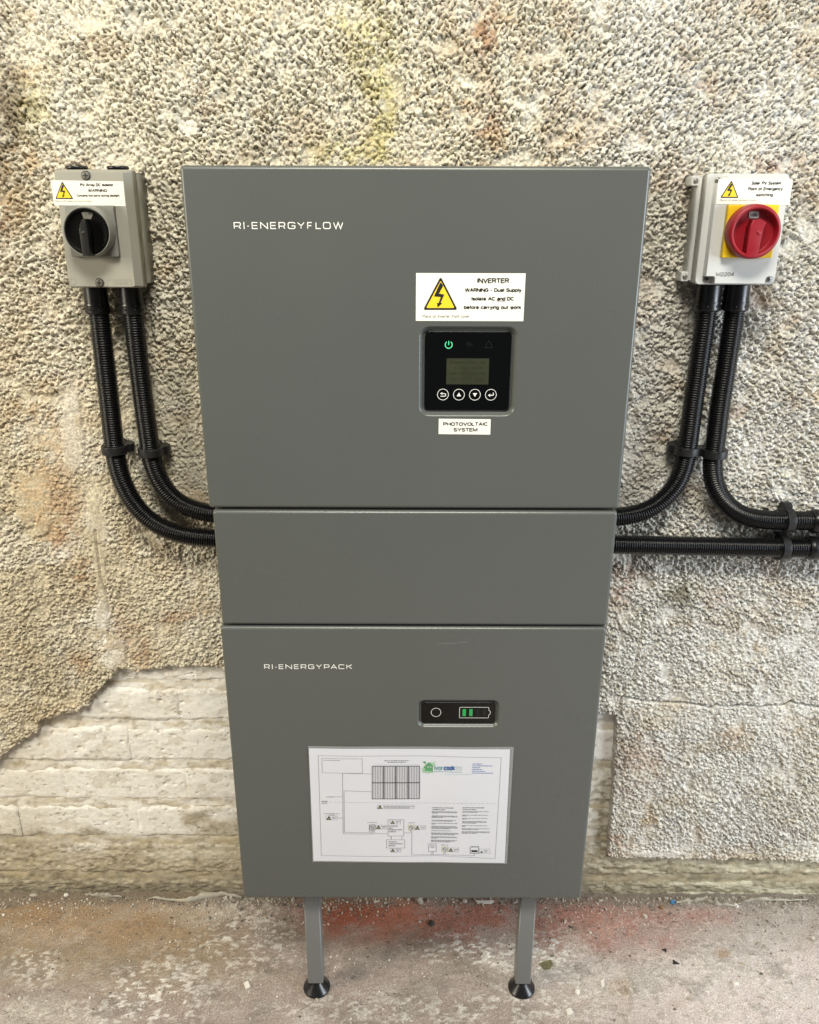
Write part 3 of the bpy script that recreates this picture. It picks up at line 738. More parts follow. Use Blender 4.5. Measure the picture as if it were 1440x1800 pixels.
def warning_symbol(parent, apex, left, right, Y, name="warning_symbol"):
    """yellow triangle with black rim and a lightning arrow, from photograph pixels"""
    a, l, r = (Vector((P(*q, Y).x, P(*q, Y).z)) for q in (apex, left, right))
    c = (a + l + r) / 3; W = (r - l).length; up = a - (l + r) / 2
    def rtri(k, rad, y, m):
        out = []
        vs = [c + (q - c) * k for q in (l, r, a)]
        for i in range(3):
            p, q, s = vs[i], vs[i - 1], vs[(i + 1) % 3]
            d1 = (q - p).normalized(); d2 = (s - p).normalized()
            A, B = p + d1 * rad, p + d2 * rad
            for j in range(6):
                t = j / 5
                out.append(tuple((A * (1 - t) ** 2 + p * (2 * t * (1 - t)) + B * t * t)))
        mb.poly(out, y, m)
    mb = MB()
    rtri(1.07, W * 0.09, Y, 0)
    rtri(0.88, W * 0.055, Y - 0.0002, 1)
    bolt = [(0.01, .87), (.08, .76), (-.05, .51), (.115, .48), (.005, .21), (.055, .195), (-.085, .06), (-.105, .205), (-.055, .20), (.01, .40), (-.20, .415), (-.015, .86)]
    base = (l + r) / 2; ux = (r - l) / W
    mb.poly([tuple(base + ux * (u * W) + up * v * 0.99) for u, v in bolt], Y - 0.0004, 0)
    return mk(name, mb, [M_INK, M_YELLOW], parent)

def sticker(parent, corners, Y, name, mat_=None, thick=0.0004, label=None):
    """thin sticker: corners TL, TR, BR, BL in pixels"""
    tl, tr, br, bl = (P(*q, Y) for q in corners)
    fr = [bl, br, tr, tl]; bk = [Vector((p.x, Y + thick, p.z)) for p in fr]
    mb = MB(); mb.loft([bk, fr], 0, True, True, smooth=False)
    return mk(name, mb, mat_ or M_STICKER, parent, label=label)

# ------------------------------------------------------------------ the stacked cabinet
FRONT = 1.0; BACK = 1.231
def casing(x0, x1, z0, z1, recess=None, plinth=0.0):
    mb = MB(); b = 0.0052; r = 0.0045
    loops = [rr(x0, x1, z0, z1, r, BACK, 4)]
    for i in range(6):
        t = math.pi / 2 * i / 5; e = b * (1 - math.cos(t))
        loops.append(rr(x0 + e, x1 - e, z0 + e, z1 - e, max(r - e, 0.0006), FRONT + b * (1 - math.sin(t)), 4))
    if recess:
        rx0, rx1, rz0, rz1, rc, soft, deep = recess
        for i in range(7):
            t = i / 6; s = t * t * (3 - 2 * t); e = -soft * (1 - t)
            loops.append(rr(rx0 + e, rx1 - e, rz0 + e, rz1 - e, rc - e, FRONT + deep * s, 4))
    mb.loft(loops, 0, True, True)
    if plinth > 0:
        mb.box(x0 + 0.012, x1 - 0.012, FRONT + 0.016, BACK - 0.004, z0 - plinth, z0 + 0.004, 0.002)
    return mb

inv = root("inverter_unit", (0.006, 1.11, 0.885), "grey steel inverter box with display, topmost module of the stack", "inverter")
X0, X1 = -0.2606, 0.2718
pa, pb = P(745.8, 721, 1.004), P(901, 582.5, 1.004)
cas = mk("casing", casing(X0, X1, 0.8885, 1.2988, (pa.x - 0.0012, pb.x + 0.0012, pa.z - 0.0012, pb.z + 0.0012, 0.0065, 0.006, 0.0058), 0.0033), M_CAB, inv, wn=True)
mb = MB()
wide_letters(mb, [('R', 68, 145), ('I', 170, 182), ('-', 205, 232), ('E', 257, 325), ('N', 347, 428), ('E', 452, 517), ('R', 540, 612), ('G', 637, 718), ('Y', 738, 815), ('F', 842, 895), ('L', 930, 990), ('O', 1008, 1090), ('W', 1115, 1222)], 400, 370, 6, 121, 195, FRONT - 0.0003, 0.00108)
mk("lettering", mb, M_WHITE, inv)
# display
mb = MB(); mb.box(pa.x, pb.x, 1.0030, 1.0075, pa.z, pb.z, 0.0058, 0.0008, k=5)
disp = mk("control_panel", mb, M_PANEL, inv, wn=True)
YD = 1.0027
def ring(mb, c, r, w, Y, m=0, n=32):
    mb.ribbon(circle(c.x, c.z, r, n), w, Y, m, closed=True)
a, b = P(784.6, 675.3, YD), P(860, 630.2, YD)
mb = MB(); mb.quad(a.x, b.x, a.z, b.z, YD); mb.ribbon([(a.x, a.z), (b.x, a.z), (b.x, b.z), (a.x, b.z)], 0.0005, YD - 0.0001, 1, closed=True)
rng = np.random.default_rng(4)
for row in range(4):
    xx = a.x + 0.004
    while xx < b.x - 0.006:
        wd = rng.uniform(0.001, 0.005)
        if rng.random() < 0.75:
            zz = b.z - 0.006 - row * 0.0068
            mb.quad(xx, xx + wd, zz, zz + 0.0026, YD - 0.0002, 2)
        xx += wd + 0.0012
mk("lcd_screen", mb, [M_LCD, M_LCDSEG, M_LCDSEG], disp)
c = P(788.9, 606, YD); mb = MB()
mb.ribbon([(c.x + 0.0042 * math.sin(math.radians(t)), c.z + 0.0042 * math.cos(math.radians(t))) for t in range(35, 326, 10)], 0.0010, YD)
mb.ribbon([(c.x, c.z - 0.0003), (c.x, c.z + 0.0045)], 0.0010, YD)
mk("power_light", mb, M_GREEN_ON, disp)
c = P(824.7, 606, YD); mb = MB()
mb.ribbon([(c.x - .004, c.z), (c.x - .001, c.z + .003), (c.x - .001, c.z - .003), (c.x + .002, c.z + .003), (c.x + .002, c.z - .001), (c.x + .0045, c.z)], 0.0008, YD)
mk("signal_light", mb, M_DIM, disp)
c = P(859.5, 606, YD); mb = MB()
mb.ribbon([(c.x - .0048, c.z - .0035), (c.x + .0048, c.z - .0035), (c.x, c.z + .0048)], 0.0008, YD, closed=True)
mk("alarm_light", mb, M_DIM, disp)
for i, q in enumerate([(778.8, 693.4), (806.9, 693.7), (835, 693.8), (863, 693.9)]):
    c = P(*q, YD); mb = MB(); ring(mb, c, 0.0068, 0.00062, YD)
    x, z = c.x, c.z
    if i == 0:
        mb.ribbon([(x - .003, z - .0022), (x + .0018, z - .0022)] + [(x + .0018 + .0017 * math.sin(math.radians(t)), z - .0005 - .0017 * math.cos(math.radians(t))) for t in range(15, 181, 33)] + [(x - .001, z + .0012)], 0.0009, YD)
        mb.poly([(x - .0036, z + .0012), (x - .0006, z + .0030), (x - .0006, z - .0004)], YD)
    elif i == 1: mb.poly([(x - .0027, z - .002), (x + .0027, z - .002), (x, z + .0026)], YD)
    elif i == 2: mb.poly([(x - .0027, z + .002), (x + .0027, z + .002), (x, z - .0026)], YD)
    else:
        mb.ribbon([(x + .003, z + .0026), (x + .003, z - .0006), (x - .001, z - .0006)], 0.0010, YD)
        mb.poly([(x - .0036, z - .0006), (x - .0008, z + .0014), (x - .0008, z - .0026)], YD)
    mk("button", mb, M_WHITE, disp)
# stickers on the inverter
YS = FRONT - 0.0004
st = sticker(inv, [(731.5, 479.8), (924.4, 480.4), (920.2, 564.6), (731, 564)], YS, "warning_sticker")
def c5(x, y): return (700 + x / 5.4545, 460 + y / 5.4545)
mb = MB()
for s, x0, x1, yt, yb, bo, m in [("INVERTER", 757, 1065, 157, 206, .21, 0), ("WARNING - Dual Supply", 640, 1183, 253, 290, .23, 0), ("Isolate AC and DC", 703, 1112, 336, 373, .23, 0), ("before carrying out work", 630, 1180, 418, 455, .23, 0), ("Place on inverter front cover", 235, 683, 509, 537, 0.11, 1)]:
    (p0, t0), (p1, b0) = c5(x0, yt), c5(x1, yb)
    text(mb, s, p0, p1, t0, b0, YS - 0.0002, m, bo)
u0, u1 = P(*c5(946, 377), YS), P(*c5(1027, 378), YS)
mb.quad(u0.x, u1.x, u0.z - 0.0003, u0.z + 0.0003, YS - 0.0002)
mk("lettering", mb, [M_INK, M_FAINT], st)
warning_symbol(st, c5(408, 155), c5(250, 455), c5(560, 455), YS - 0.0002)
st = sticker(inv, [(771.5, 736), (863, 737), (862, 764), (771, 763)], YS, "name_sticker")
mb = MB()
(p0, t0), (p1, b0) = c5(433, 1539), c5(861, 1574); text(mb, "PHOTOVOLTAIC", p0, p1, t0, b0, YS - 0.0002, 0, .20)
(p0, t0), (p1, b0) = c5(530, 1594), c5(760, 1629); text(mb, "SYSTEM", p0, p1, t0, b0, YS - 0.0002, 0, .20)
mk("lettering", mb, M_INK, st)

# middle module
mid = mk("connection_box", casing(-0.2562, 0.2710, 0.7187, 0.8852, None, 0.003), M_CAB, None, (0.006, 1.11, 0.7157), wn=True)
tag(mid, "plain grey steel box without writing, between the inverter and the battery unit", "connection box")

# battery module
bat = root("battery_unit", (0.006, 1.11, 0.0), "grey steel battery box with charge display standing on two legs", "battery")
ba, bb = P(740.5, 1270.6, 1.003), P(872, 1234.4, 1.003)
mk("casing", casing(-0.2590, 0.2710, 0.2372, 0.7157, (ba.x - .0015, bb.x + .0015, ba.z - .0015, bb.z + .0015, 0.0062, 0.0045, 0.0045)), M_CAB, bat, wn=True)
mb = MB()
wide_letters(mb, [('R', 178, 250), ('I', 275, 287), ('-', 310, 338), ('E', 362, 425), ('N', 447, 530), ('E', 555, 618), ('R', 640, 712), ('G', 735, 812), ('Y', 835, 908), ('P', 935, 1005), ('A', 1018, 1100), ('C', 1118, 1195), ('K', 1218, 1290)], 440, 1150, 7.2, 129, 188, FRONT - 0.0003, 0.00108)
mk("lettering", mb, M_WHITE, bat)
mb = MB(); mb.box(ba.x, bb.x, 1.0020, 1.006, ba.z, bb.z, 0.0058, 0.0008, k=5)
sp = mk("status_panel", mb, M_PANEL, bat, wn=True)
YD = 1.0017
c = P(766.6, 1252.3, YD); mb = MB(); ring(mb, c, 0.0070, 0.0007, YD); mk("button_ring", mb, M_PALE, sp)
e0, e1 = P(807.7, 1261.9, YD), P(859.7, 1243.5, YD)
mb = MB(); w = e1.x - e0.x; hz = e1.z - e0.z; nub = 0.0022
o = [(e0.x + .001, e0.z), (e1.x - .001, e0.z), (e1.x, e0.z + .001), (e1.x, e0.z + hz * .28), (e1.x + nub * .5, e0.z + hz * .32), (e1.x + nub, e0.z + hz * .4), (e1.x + nub, e0.z + hz * .6), (e1.x + nub * .5, e0.z + hz * .68), (e1.x, e0.z + hz * .72), (e1.x, e1.z - .001), (e1.x - .001, e1.z), (e0.x + .001, e1.z), (e0.x, e1.z - .001), (e0.x, e0.z + .001)]
mb.ribbon(o, 0.0007, YD, closed=True); mk("battery_outline", mb, M_PALE, sp)
for i, (q0, q1) in enumerate([(740, 782), (817, 858), (895, 936), (972, 1014)]):
    k0, k1 = P(700 + q0 / 6.545, 1200 + 385 / 6.545, YD), P(700 + q1 / 6.545, 1200 + 305 / 6.545, YD)
    mb = MB(); mb.quad(k0.x, k1.x, k0.z, k1.z, YD)
    mk("charge_bar", mb, M_GREEN_BAR if i < 2 else M_DIM, sp, label="lit green charge bar" if i < 2 else "unlit dark charge bar")
mb = MB(); mb.ribbon([(P(a, b, FRONT).x, P(a, b, FRONT).z) for a, b in [(769, 1131), (780, 1131.2), (800, 1131), (815, 1129), (823, 1127.5)]], 0.0006, FRONT - 0.0002)
mk("scratch", mb, mat("bare_scratch", (0.22, 0.22, 0.20), 0.5), bat)
mats_leg = []
for q in ((556.5, 1738), (917, 1736)):
    c = P(*q, z=0.004); lx = c.x; ly = 1.0405
    mb = MB()
    loops = []
    for z in (0.0245, 0.0255, 0.2385):
        e = 0.0008 if z == 0.0245 else 0.0
        loops.append([(p[0], p[2], z) for p in rr(lx - 0.0128 + e, lx + 0.0128 - e, ly - 0.0128 + e, ly + 0.0128 - e, 0.0022, 0, 4)])
    mb.loft(loops, 0, True, True)
    leg = mk("leg", mb, M_LEG, bat, wn=True)
    mb = MB()
    mb.lathe((lx, ly, 0), (0, 0, 1), [(-0.001, 0.0205), (0.0012, 0.0225), (0.0035, 0.0228), (0.0046, 0.0221), (0.0165, 0.0095), (0.0185, 0.0085), (0.026, 0.0082)], 48)
    mk("foot", mb, M_BLACK, leg)

# ------------------------------------------------------------------ the laminated sheet
sh = root("schematic_sheet", (0.003, 0.998, 0.412), "laminated white wiring diagram stuck on the battery box front", "sheet")
YP = FRONT - 0.0016
def wave(x, z):
    return float(YP - 0.00032 * math.sin(x * 38 + z * 9) - 0.0002 * math.sin(z * 47 - x * 13 + 1.0) - 0.00012 * math.sin(x * 75 + 2))
def cp(x, y): return 520 + x / 3.6, 1290 + y / 3.6
def wz(x, y):
    p = P(*cp(x, y), YP); return p.x, p.z
def sheet_grid(c4, dy, thick, r, m, name, parent):
    tl, tr, br, bl = [Vector(wz(*q)) for q in c4]
    n, k = 44, 30; mb = MB(); vs = []
    for j in range(k + 1):
        for i in range(n + 1):
            u, v = i / n, j / k
            p = (bl * (1 - u) + br * u) * (1 - v) + (tl * (1 - u) + tr * u) * v
            if r > 0:     # rounded corners
                W = (tr - tl).length; H = (tl - bl).length
                cu, cv = min(u, 1 - u) * W, min(v, 1 - v) * H
            vs.append((p.x, wave(p.x, p.y) + dy, p.y))
    fs = []
    for j in range(k):
        for i in range(n):
            a = j * (n + 1) + i
            fs.append((a, a + 1, a + n + 2, a + n + 1))
    m_ = len(vs)
    vs += [(v[0], v[1] + thick, v[2]) for v in vs]
    fs += [tuple(reversed([q + m_ for q in f])) for f in fs]
    rim = [i for i in range(n + 1)] + [j * (n + 1) + n for j in range(1, k + 1)] + [k * (n + 1) + i for i in range(n - 1, -1, -1)] + [j * (n + 1) for j in range(k - 1, 0, -1)]
    mb.add(vs, fs)
    for i in range(len(rim)):
        a, b = rim[i], rim[(i + 1) % len(rim)]
        mb.add([vs[b], vs[a], vs[a + m_], vs[b + m_]], [(0, 1, 2, 3)], 0, False)
    return mk(name, mb, m, parent)
sheet_grid([(83, 93), (1357, 100), (1322, 816), (112, 806)], 0.0, 0.0002, 0, M_PAPER, "paper", sh)
sheet_grid([(78, 80), (1380, 86), (1337, 822), (106, 813)], 0.0004, 0.0003, 0, M_FILM, "laminate_pouch", sh)

def line(mb, pts, w=0.0006, m=0, closed=False, lift=0.0002):
    q = [Vector(wz(*p)) for p in pts]
    out = []
    n = len(q)
    for i in range(n if closed else n - 1):
        a, b = q[i], q[(i + 1) % n]
        k = max(1, int((b - a).length / 0.008))
        for j in range(k): out.append(tuple(a.lerp(b, j / k)))
    if not closed: out.append(tuple(q[-1]))
    mb.ribbon(out, w, 0, m, closed, lambda x, z: wave(x, z) - lift)
def rect(mb, x0, y0, x1, y1, w=0.0006, m=0):
    line(mb, [(x0, y1), (x1, y1), (x1, y0), (x0, y0)], w, m, True)
def fill(mb, pts, m=0, lift=0.0003):
    q = [Vector(wz(*p)) for p in pts]
    a = sum(q[i].x * q[(i + 1) % len(q)].y - q[(i + 1) % len(q)].x * q[i].y for i in range(len(q)))
    if a < 0: q = q[::-1]
    mb.add([(p.x, wave(p.x, p.y) - lift, p.y) for p in q], [tuple(range(len(q)))], m, False)
rng = np.random.default_rng(11)
def greek(mb, x0, x1, y, h=5, m=0, sk=0.0):
    """a line of type too small to read: word-length dashes"""
    x = x0
    while x < x1 - 2:
        wd = min(rng.uniform(8, 26), x1 - x)
        hh = h * rng.uniform(0.55, 0.8)
        yy = y + (x - x0) * sk
        fill(mb, [(x, yy + hh / 2), (x + wd, yy + hh / 2), (x + wd, yy - hh / 2), (x, yy - hh / 2)], m)
        x += wd + rng.uniform(2.5, 4)

# frame and wiring
mb = MB()
line(mb, [(142, 138), (400, 140), (800, 140), (1301, 152), (1262, 788), (900, 772), (500, 776), (162, 772)], 0.0005, 0, True)
line(mb, [(165, 156), (420, 157), (422, 249), (168, 247)], 0.0005, 0, True)
line(mb, [(296, 249), (484, 254)]); line(mb, [(296, 249), (300, 632), (478, 634), (478, 610)]); line(mb, [(306, 360), (484, 366)]); line(mb, [(306, 360), (308, 622), (468, 626), (468, 610)])
line(mb, [(192, 400), (293, 398)]); line(mb, [(262, 532), (300, 533)])
line(mb, [(487, 608), (488, 634)]); line(mb, [(496, 608), (497, 630), (584, 632)])
rect(mb, 584, 542, 684, 646); rect(mb, 575, 670, 690, 722)
line(mb, [(605, 646), (605, 670)]); line(mb, [(672, 646), (672, 670)]); line(mb, [(595, 656), (605, 656)])
line(mb, [(684, 626), (725, 627), (725, 610)]); line(mb, [(735, 610), (734, 766), (862, 766), (862, 746)]); line(mb, [(870, 746), (870, 766), (938, 766), (938, 748)]); line(mb, [(946, 748), (946, 766), (1130, 770), (1131, 756)])
rect(mb, 840, 708, 890, 746); line(mb, [(840, 720), (890, 720)], 0.0004)
for x in np.arange(160, 1275, 26): line(mb, [(x, 432 + (x - 160) * 0.008), (x + 18, 432 + (x - 142) * 0.008)], 0.00035)
rect(mb, 516, 450, 750, 473, 0.0004); rect(mb, 192, 518, 262, 545, 0.0004)
for x0, y0, x1, y1 in [(508, 577, 576, 602), (755, 582, 822, 607), (598, 543, 664, 569), (600, 726, 664, 748), (965, 722, 1032, 747), (1160, 728, 1228, 754)]: rect(mb, x0, y0, x1, y1, 0.0004)
mk("wiring_drawing", mb, M_LINE, sh)
# solar panel drawing
mb = MB()
rect(mb, 484, 206, 784, 411, 0.0010, 0)
for x in (558, 634, 711): line(mb, [(x, 206), (x, 411)], 0.0019, 0)
line(mb, [(484, 310), (784, 310)], 0.0014, 0)
for k in range(4):
    for i in range(1, 7):
        x = 484 + k * 75.5 + i * 10.6
        line(mb, [(x, 208), (x, 409)], 0.0010, 1, lift=0.00015)
line(mb, [(484, 198), (784, 198)], 0.0004, 1)
mk("solar_panel_drawing", mb, [M_LINED, M_LINE], sh)
# switch symbols and small warning triangles
mb = MB()
for x, y, m in [(484, 591, 0), (731, 593, 1), (943, 732, 1)]:
    line(mb, [(x - 18, y + 16), (x + 18, y + 16), (x + 18, y - 16), (x - 18, y - 16)], 0.0008, m, True)
    line(mb, [(x + 11 * math.cos(t * math.pi / 6), y + 11 * math.sin(t * math.pi / 6)) for t in range(12)], 0.0007, 0, True)
    line(mb, [(x - 8, y - 7), (x + 8, y + 7)], 0.0009, 0)
rect(mb, 1104, 716, 1158, 756, 0.0007, 0); fill(mb, [(1112, 748), (1150, 748), (1150, 735), (1112, 735)], 0)
for x, y, s in [(533, 473, 15), (210, 543, 15), (524, 600, 15), (770, 606, 15), (614, 567, 13), (615, 746, 13), (982, 745, 14), (1176, 752, 9)]:
    fill(mb, [(x - s, y), (x + s, y), (x, y - s * 1.6)], 0)
    fill(mb, [(x - s * .55, y - 2.5), (x - s * .1, y - 2.5), (x - s * .1, y - s * .85)], 1, 0.0004)
    fill(mb, [(x + s * .1, y - 2.5), (x + s * .55, y - 2.5), (x + s * .1, y - s * .85)], 1, 0.0004)
mk("switch_symbols", mb, [M_LINED, mat("printed_olive", (0.40, 0.38, 0.16), 0.5)], sh)
# small print
mb = MB()
greek(mb, 176, 278, 167, 5, 0); greek(mb, 560, 716, 170, 7, 0); greek(mb, 580, 698, 180, 7, 0)
greek(mb, 165, 200, 428, 7, 1); greek(mb, 165, 197, 440, 7, 1); greek(mb, 193, 240, 400, 5, 1)
greek(mb, 178, 280, 505, 5, 0); greek(mb, 212, 246, 513, 5, 0); greek(mb, 452, 514, 560, 5, 0); greek(mb, 712, 755, 563, 5, 0)
greek(mb, 556, 748, 458, 6, 0, .01); greek(mb, 556, 720, 466, 6, 0, .01)
for x0, y0 in [(228, 527), (542, 585), (788, 590), (630, 552), (632, 733), (998, 731), (1190, 738)]: greek(mb, x0, x0 + 30, y0, 6, 0); greek(mb, x0 + 6, x0 + 24, y0 + 8, 6, 0)
for i, (w_, y) in enumerate([(54, 582), (24, 595), (84, 606), (44, 618)]): greek(mb, 590, 590 + w_, y, 9, 0)
for i, (w_, y) in enumerate([(54, 683), (88, 695), (42, 707)]): greek(mb, 588, 588 + w_, y, 9, 0)
greek(mb, 835, 898, 698, 5, 0); greek(mb, 922, 966, 704, 5, 0); greek(mb, 1108, 1160, 711, 5, 0); greek(mb, 856, 874, 716, 6, 0)
greek(mb, 863, 998, 468, 8, 1, .005); greek(mb, 863, 948, 480, 8, 1, .005)
x0 = 862
for y, ws in [(492, (160, 158, 40)), (519, (162, 160, 70)), (547, (152, 130)), (566, (168, 24)), (585, (160, 165, 168, 115)), (614, (124,)), (628, (170, 172, 150)), (652, (160, 164, 34)), (674, (162, 150, 118))]:
    for i, w_ in enumerate(ws): greek(mb, x0 - (y - 492) * 0.03, x0 - (y - 492) * 0.03 + w_, y + i * 5.2, 5.0, 0, .01)
greek(mb, 1056, 1196, 466, 8, 1, .01); greek(mb, 1056, 1142, 478, 8, 1, .01)
for y, ws in [(490, (166, 96)), (513, (164, 28)), (533, (162, 26)), (553, (154, 154, 90)), (580, (160, 24)), (599, (176, 108)), (618, (178, 174, 90))]:
    for i, w_ in enumerate(ws): greek(mb, 1055 - (y - 490) * 0.03, 1055 - (y - 490) * 0.03 + w_, y + i * 5.4, 5.0, 0, .012)
for i, w_ in enumerate([66, 126, 48, 58, 80, 130]): greek(mb, 1118 - i * .6, 1118 + w_, 190 + i * 11.4, 6.5, 2, .01)
mk("small_print", mb, [M_TEXTG, M_LINE, M_TEXTB], sh)
# installer's logo: green house with leaves, name beside it
mb = MB()
fill(mb, [(818, 240), (868, 240), (868, 205), (843, 184), (818, 206)], 0)
fill(mb, [(808, 212), (843, 180), (851, 187), (816, 218)], 0, .0004); fill(mb, [(843, 180), (872, 183), (886, 198), (876, 208), (851, 188)], 1, .0005)
fill(mb, [(806, 176), (818, 174), (826, 184), (820, 190), (810, 186)], 0); line(mb, [(820, 188), (828, 200)], 0.0007, 0)
fill(mb, [(870, 180), (884, 172), (882, 180)], 1); fill(mb, [(798, 222), (812, 214), (818, 240), (804, 238)], 1, .0002)
fill(mb, [(800, 238), (830, 234), (880, 240), (850, 248), (812, 246)], 1, .0006)
for x in (834, 850): fill(mb, [(x, 214), (x + 7, 214), (x + 7, 206), (x, 206)], 2, .0006)
line(mb, [(868, 240), (930, 240), (1000, 241), (1050, 242)], 0.0008, 3)
logo = mk("company_logo", mb, [M_LOGOG, M_LOGOG2, M_PAPER, M_LOGOT], sh)
mb = MB()
for s, x0, x1, m, bo in [("ivor", 877, 934, 0, .13), ("cook", 936, 1009, 1, .21), ("ltd", 1014, 1052, 2, .09)]:
    (p0, t0), (p1, b0) = cp(x0, 199), cp(x1, 231)
    text(mb, s, p0, p1, t0, b0, YP, m, bo, surface=lambda x, z: wave(x, z) - 0.0004)
greek(mb, 940, 1108, 255, 7, 2)
mk("logo_lettering", mb, [M_LOGOT, M_LOGOB, M_LOGOL], logo)

# ------------------------------------------------------------------ DC isolator (left)
dc = root("dc_isolator_switch", tuple(P(180, 506, 1.2)), "beige grey isolator with black rotary knob, on the wall left of the inverter", "isolator switch")
YL = 1.163
tl, br = P(88, 297, YL), P(247.5, 507, YL)
bl_ = P(117.5, 507, YL); tr_ = P(228, 297, YL)
x0, x1 = (tl.x + bl_.x) / 2 , (br.x + tr_.x) / 2; z0, z1 = br.z, tl.z
mb = MB(); mb.box(x0 + .002, x1 - .001, 1.190, 1.238, z0 + .002, z1 - .002, 0.004)
mk("enclosure", mb, M_DCBASE, dc, wn=True)
mb = MB(); ch = 0.0085
mb.loft([rr(x0, x1, z0, z1, .003, 1.1905), rr(x0, x1, z0, z1, .003, 1.1745), rr(x0 + .0008, x1 - .0008, z0 + .0006, z1 - .0006, .003, 1.1735), rr(x0 + ch * .5, x1 - ch, z0 + .0022, z1 - .003, .002, YL + .0005), rr(x0 + ch * .5 + .0005, x1 - ch - .0005, z0 + .0027, z1 - .0035, .002, YL)], 0, True, True)
lid = mk("lid", mb, M_DCGREY, dc, wn=True)
# moulded marks on the lid
mb = MB()
a, b = P(80 + 820 / 7.5, 280 + 1680 / 7.5, YL), P(80 + 1130 / 7.5, 280 + 1590 / 7.5, YL)
mb.ribbon([(a.x, a.z), (b.x, a.z), (b.x, b.z), (a.x, b.z)], 0.0005, YL - 0.0003, 0, closed=True)
for k in range(5):
    xx = a.x + 0.009 + k * 0.0042
    mb.ribbon([(xx, a.z + .003), (xx + .0008, b.z - .002), (xx + .0022, a.z + .003)], 0.0005, YL - 0.0003)
c = P(128, 495, YL); mb.ribbon(circle(c.x, c.z, 0.0045, 16), 0.0005, YL - 0.0003, 0, closed=True)
mk("moulded_mark", mb, mat("moulded_mark_dc", (0.27, 0.26, 0.215), 0.5), lid)
for q in ((151, 308.5), (175, 497)):
    c = P(*q, YL); mb = MB()
    mb.lathe((c.x, YL + .004, c.z), (0, -1, 0), [(0, .0062), (.0042, .0062), (.0043, .0055)], 24, 0)
    mb.lathe((c.x, YL + .003, c.z), (0, -1, 0), [(0, .0052), (.0046, .0050), (.0049, .0042)], 24, 1)
    mb.quad(c.x - .0036, c.x + .0036, c.z - .0007, c.z + .0007, YL - .0022, 0); mb.quad(c.x - .0007, c.x + .0007, c.z - .0036, c.z + .0036, YL - .0023, 0)
    mk("screw", mb, [M_SCREWD, mat("lid_screw", (0.16, 0.155, 0.13), 0.4)], dc)
for q in ((135, 294), (207, 294)):
    c = P(*q, 1.206); mb = MB()
    mb.lathe((c.x, 1.206, z1 - .004), (0, 0, 1), [(0, .0135), (.0055, .0135), (.0062, .0145), (.009, .0145), (.0098, .0135)], 28)
    mk("blanking_plug", mb, M_BLACK, dc, wn=False)
# switch plate, collar, knob
c = P(161.5, 406.5, YL - .007); hw = 0.0325
mb = MB(); mb.box(c.x - hw, c.x + hw, YL - .008, YL + .001, c.z - hw, c.z + hw, .002, .0012)
plate = mk("switch_plate", mb, M_DCPLATE, dc, wn=True)
kx, kz = c.x, c.z
mb = MB(); mb.lathe((kx, YL - .007, kz), (0, -1, 0), [(0, .0325), (.012, .0322), (.019, .0312), (.0195, .0300), (.0185, .0290)], 64, cap=False)
mk("collar", mb, M_DCPLATE, plate, wn=True)
mb = MB(); yk = YL - .0265
mb.lathe((kx, YL - .008, kz), (0, -1, 0), [(0, .0288), (.0178, .0290), (.0196, .0284), (.0196, .0262), (.0172, .0250), (.0168, .0150), (.0168, .003)], 64)
knob = mk("knob", mb, mat("matt_black_plastic", (0.002, 0.002, 0.002), 0.5, 0.08), dc, wn=True)
mb = MB()
gy = YL - .0245
o2 = [(kx - .0052, kz - .030), (kx + .0056, kz - .030), (kx + .0056, kz + .002), (kx + .0035, kz + .010), (kx + .0002, kz + .0155), (kx - .0035, kz + .010), (kx - .0056, kz + .002)]
mb.loft([[(p[0] + (p[0] - kx) * .5, gy + .002, p[1]) for p in o2], [(p[0], gy - .012, p[1]) for p in o2], [(kx + (p[0] - kx) * .82, gy - .0135, kz + (p[1] - kz) * .985) for p in o2]], 0, True, True)
mk("grip", mb, mat("dark_grip_plastic", (0.014, 0.014, 0.013), 0.36), knob, wn=True)
mb = MB(); mb.lathe((kx, gy - .013, kz - .001), (0, -1, 0), [(0, .0024), (.0007, .0022)], 18); mk("spindle_cap", mb, M_SCREWD, knob)
yw = YL - .0252
mb = MB(); wp = [(kx + .002 + math.sin(math.radians(t)) * r_, kz + math.cos(math.radians(t)) * r_) for r_, ts in ((.0245, range(-14, 23, 6)), (.0165, range(20, -15, -34))) for t in ts]
mb.poly(wp, yw); mb.quad(kx + .0015, kx + .0021, kz + .0195, kz + .0222, yw - .0002, 1)
text(mb, "ON", 155.5, 160, 373.5, 377.5, yw - .0002, 1, .16)
mk("position_window", mb, [mat("window_grey", (0.13, 0.125, 0.105), 0.5), M_INK], knob)
mb = MB(); a = P(187, 381, YL - .008)
mb.add([(a.x - .001, YL - .0125, a.z + .003), (a.x + .002, YL - .0125, a.z + .003), (a.x + .005, YL - .0125, a.z - .005), (a.x + .002, YL - .0125, a.z - .005)], [(3, 2, 1, 0)], 0, False)
mk("latch_slot", mb, M_SCREWD, plate)
YS2 = YL - 0.0005
st = sticker(dc, [(88.7, 316.7), (216.7, 318.8), (220.9, 362.6), (95.3, 360.6)], YS2, "warning_sticker")
def c1(x, y): return (80 + x / 7.5, 280 + y / 7.5)
mb = MB()
for s, xa, xb, yt, yb, bo, m in [("PV Array DC Isolator", 458, 898, 316, 355, .23, 0), ("WARNING", 562, 815, 390, 431, .20, 0), ("Contains live parts during daylight", 412, 978, 461, 492, .21, 0), ("Place on DC isolator (at inverter location)", 132, 616, 539, 561, .10, 1)]:
    (p0, t0), (p1, b0) = c1(xa, yt), c1(xb, yb)
    text(mb, s, p0, p1, t0, b0, YS2 - 0.0002, m, bo)
mk("lettering", mb, [M_INK, M_FAINT], st)
warning_symbol(st, c1(220, 298), c1(137, 516), c1(360, 518), YS2 - 0.0002)

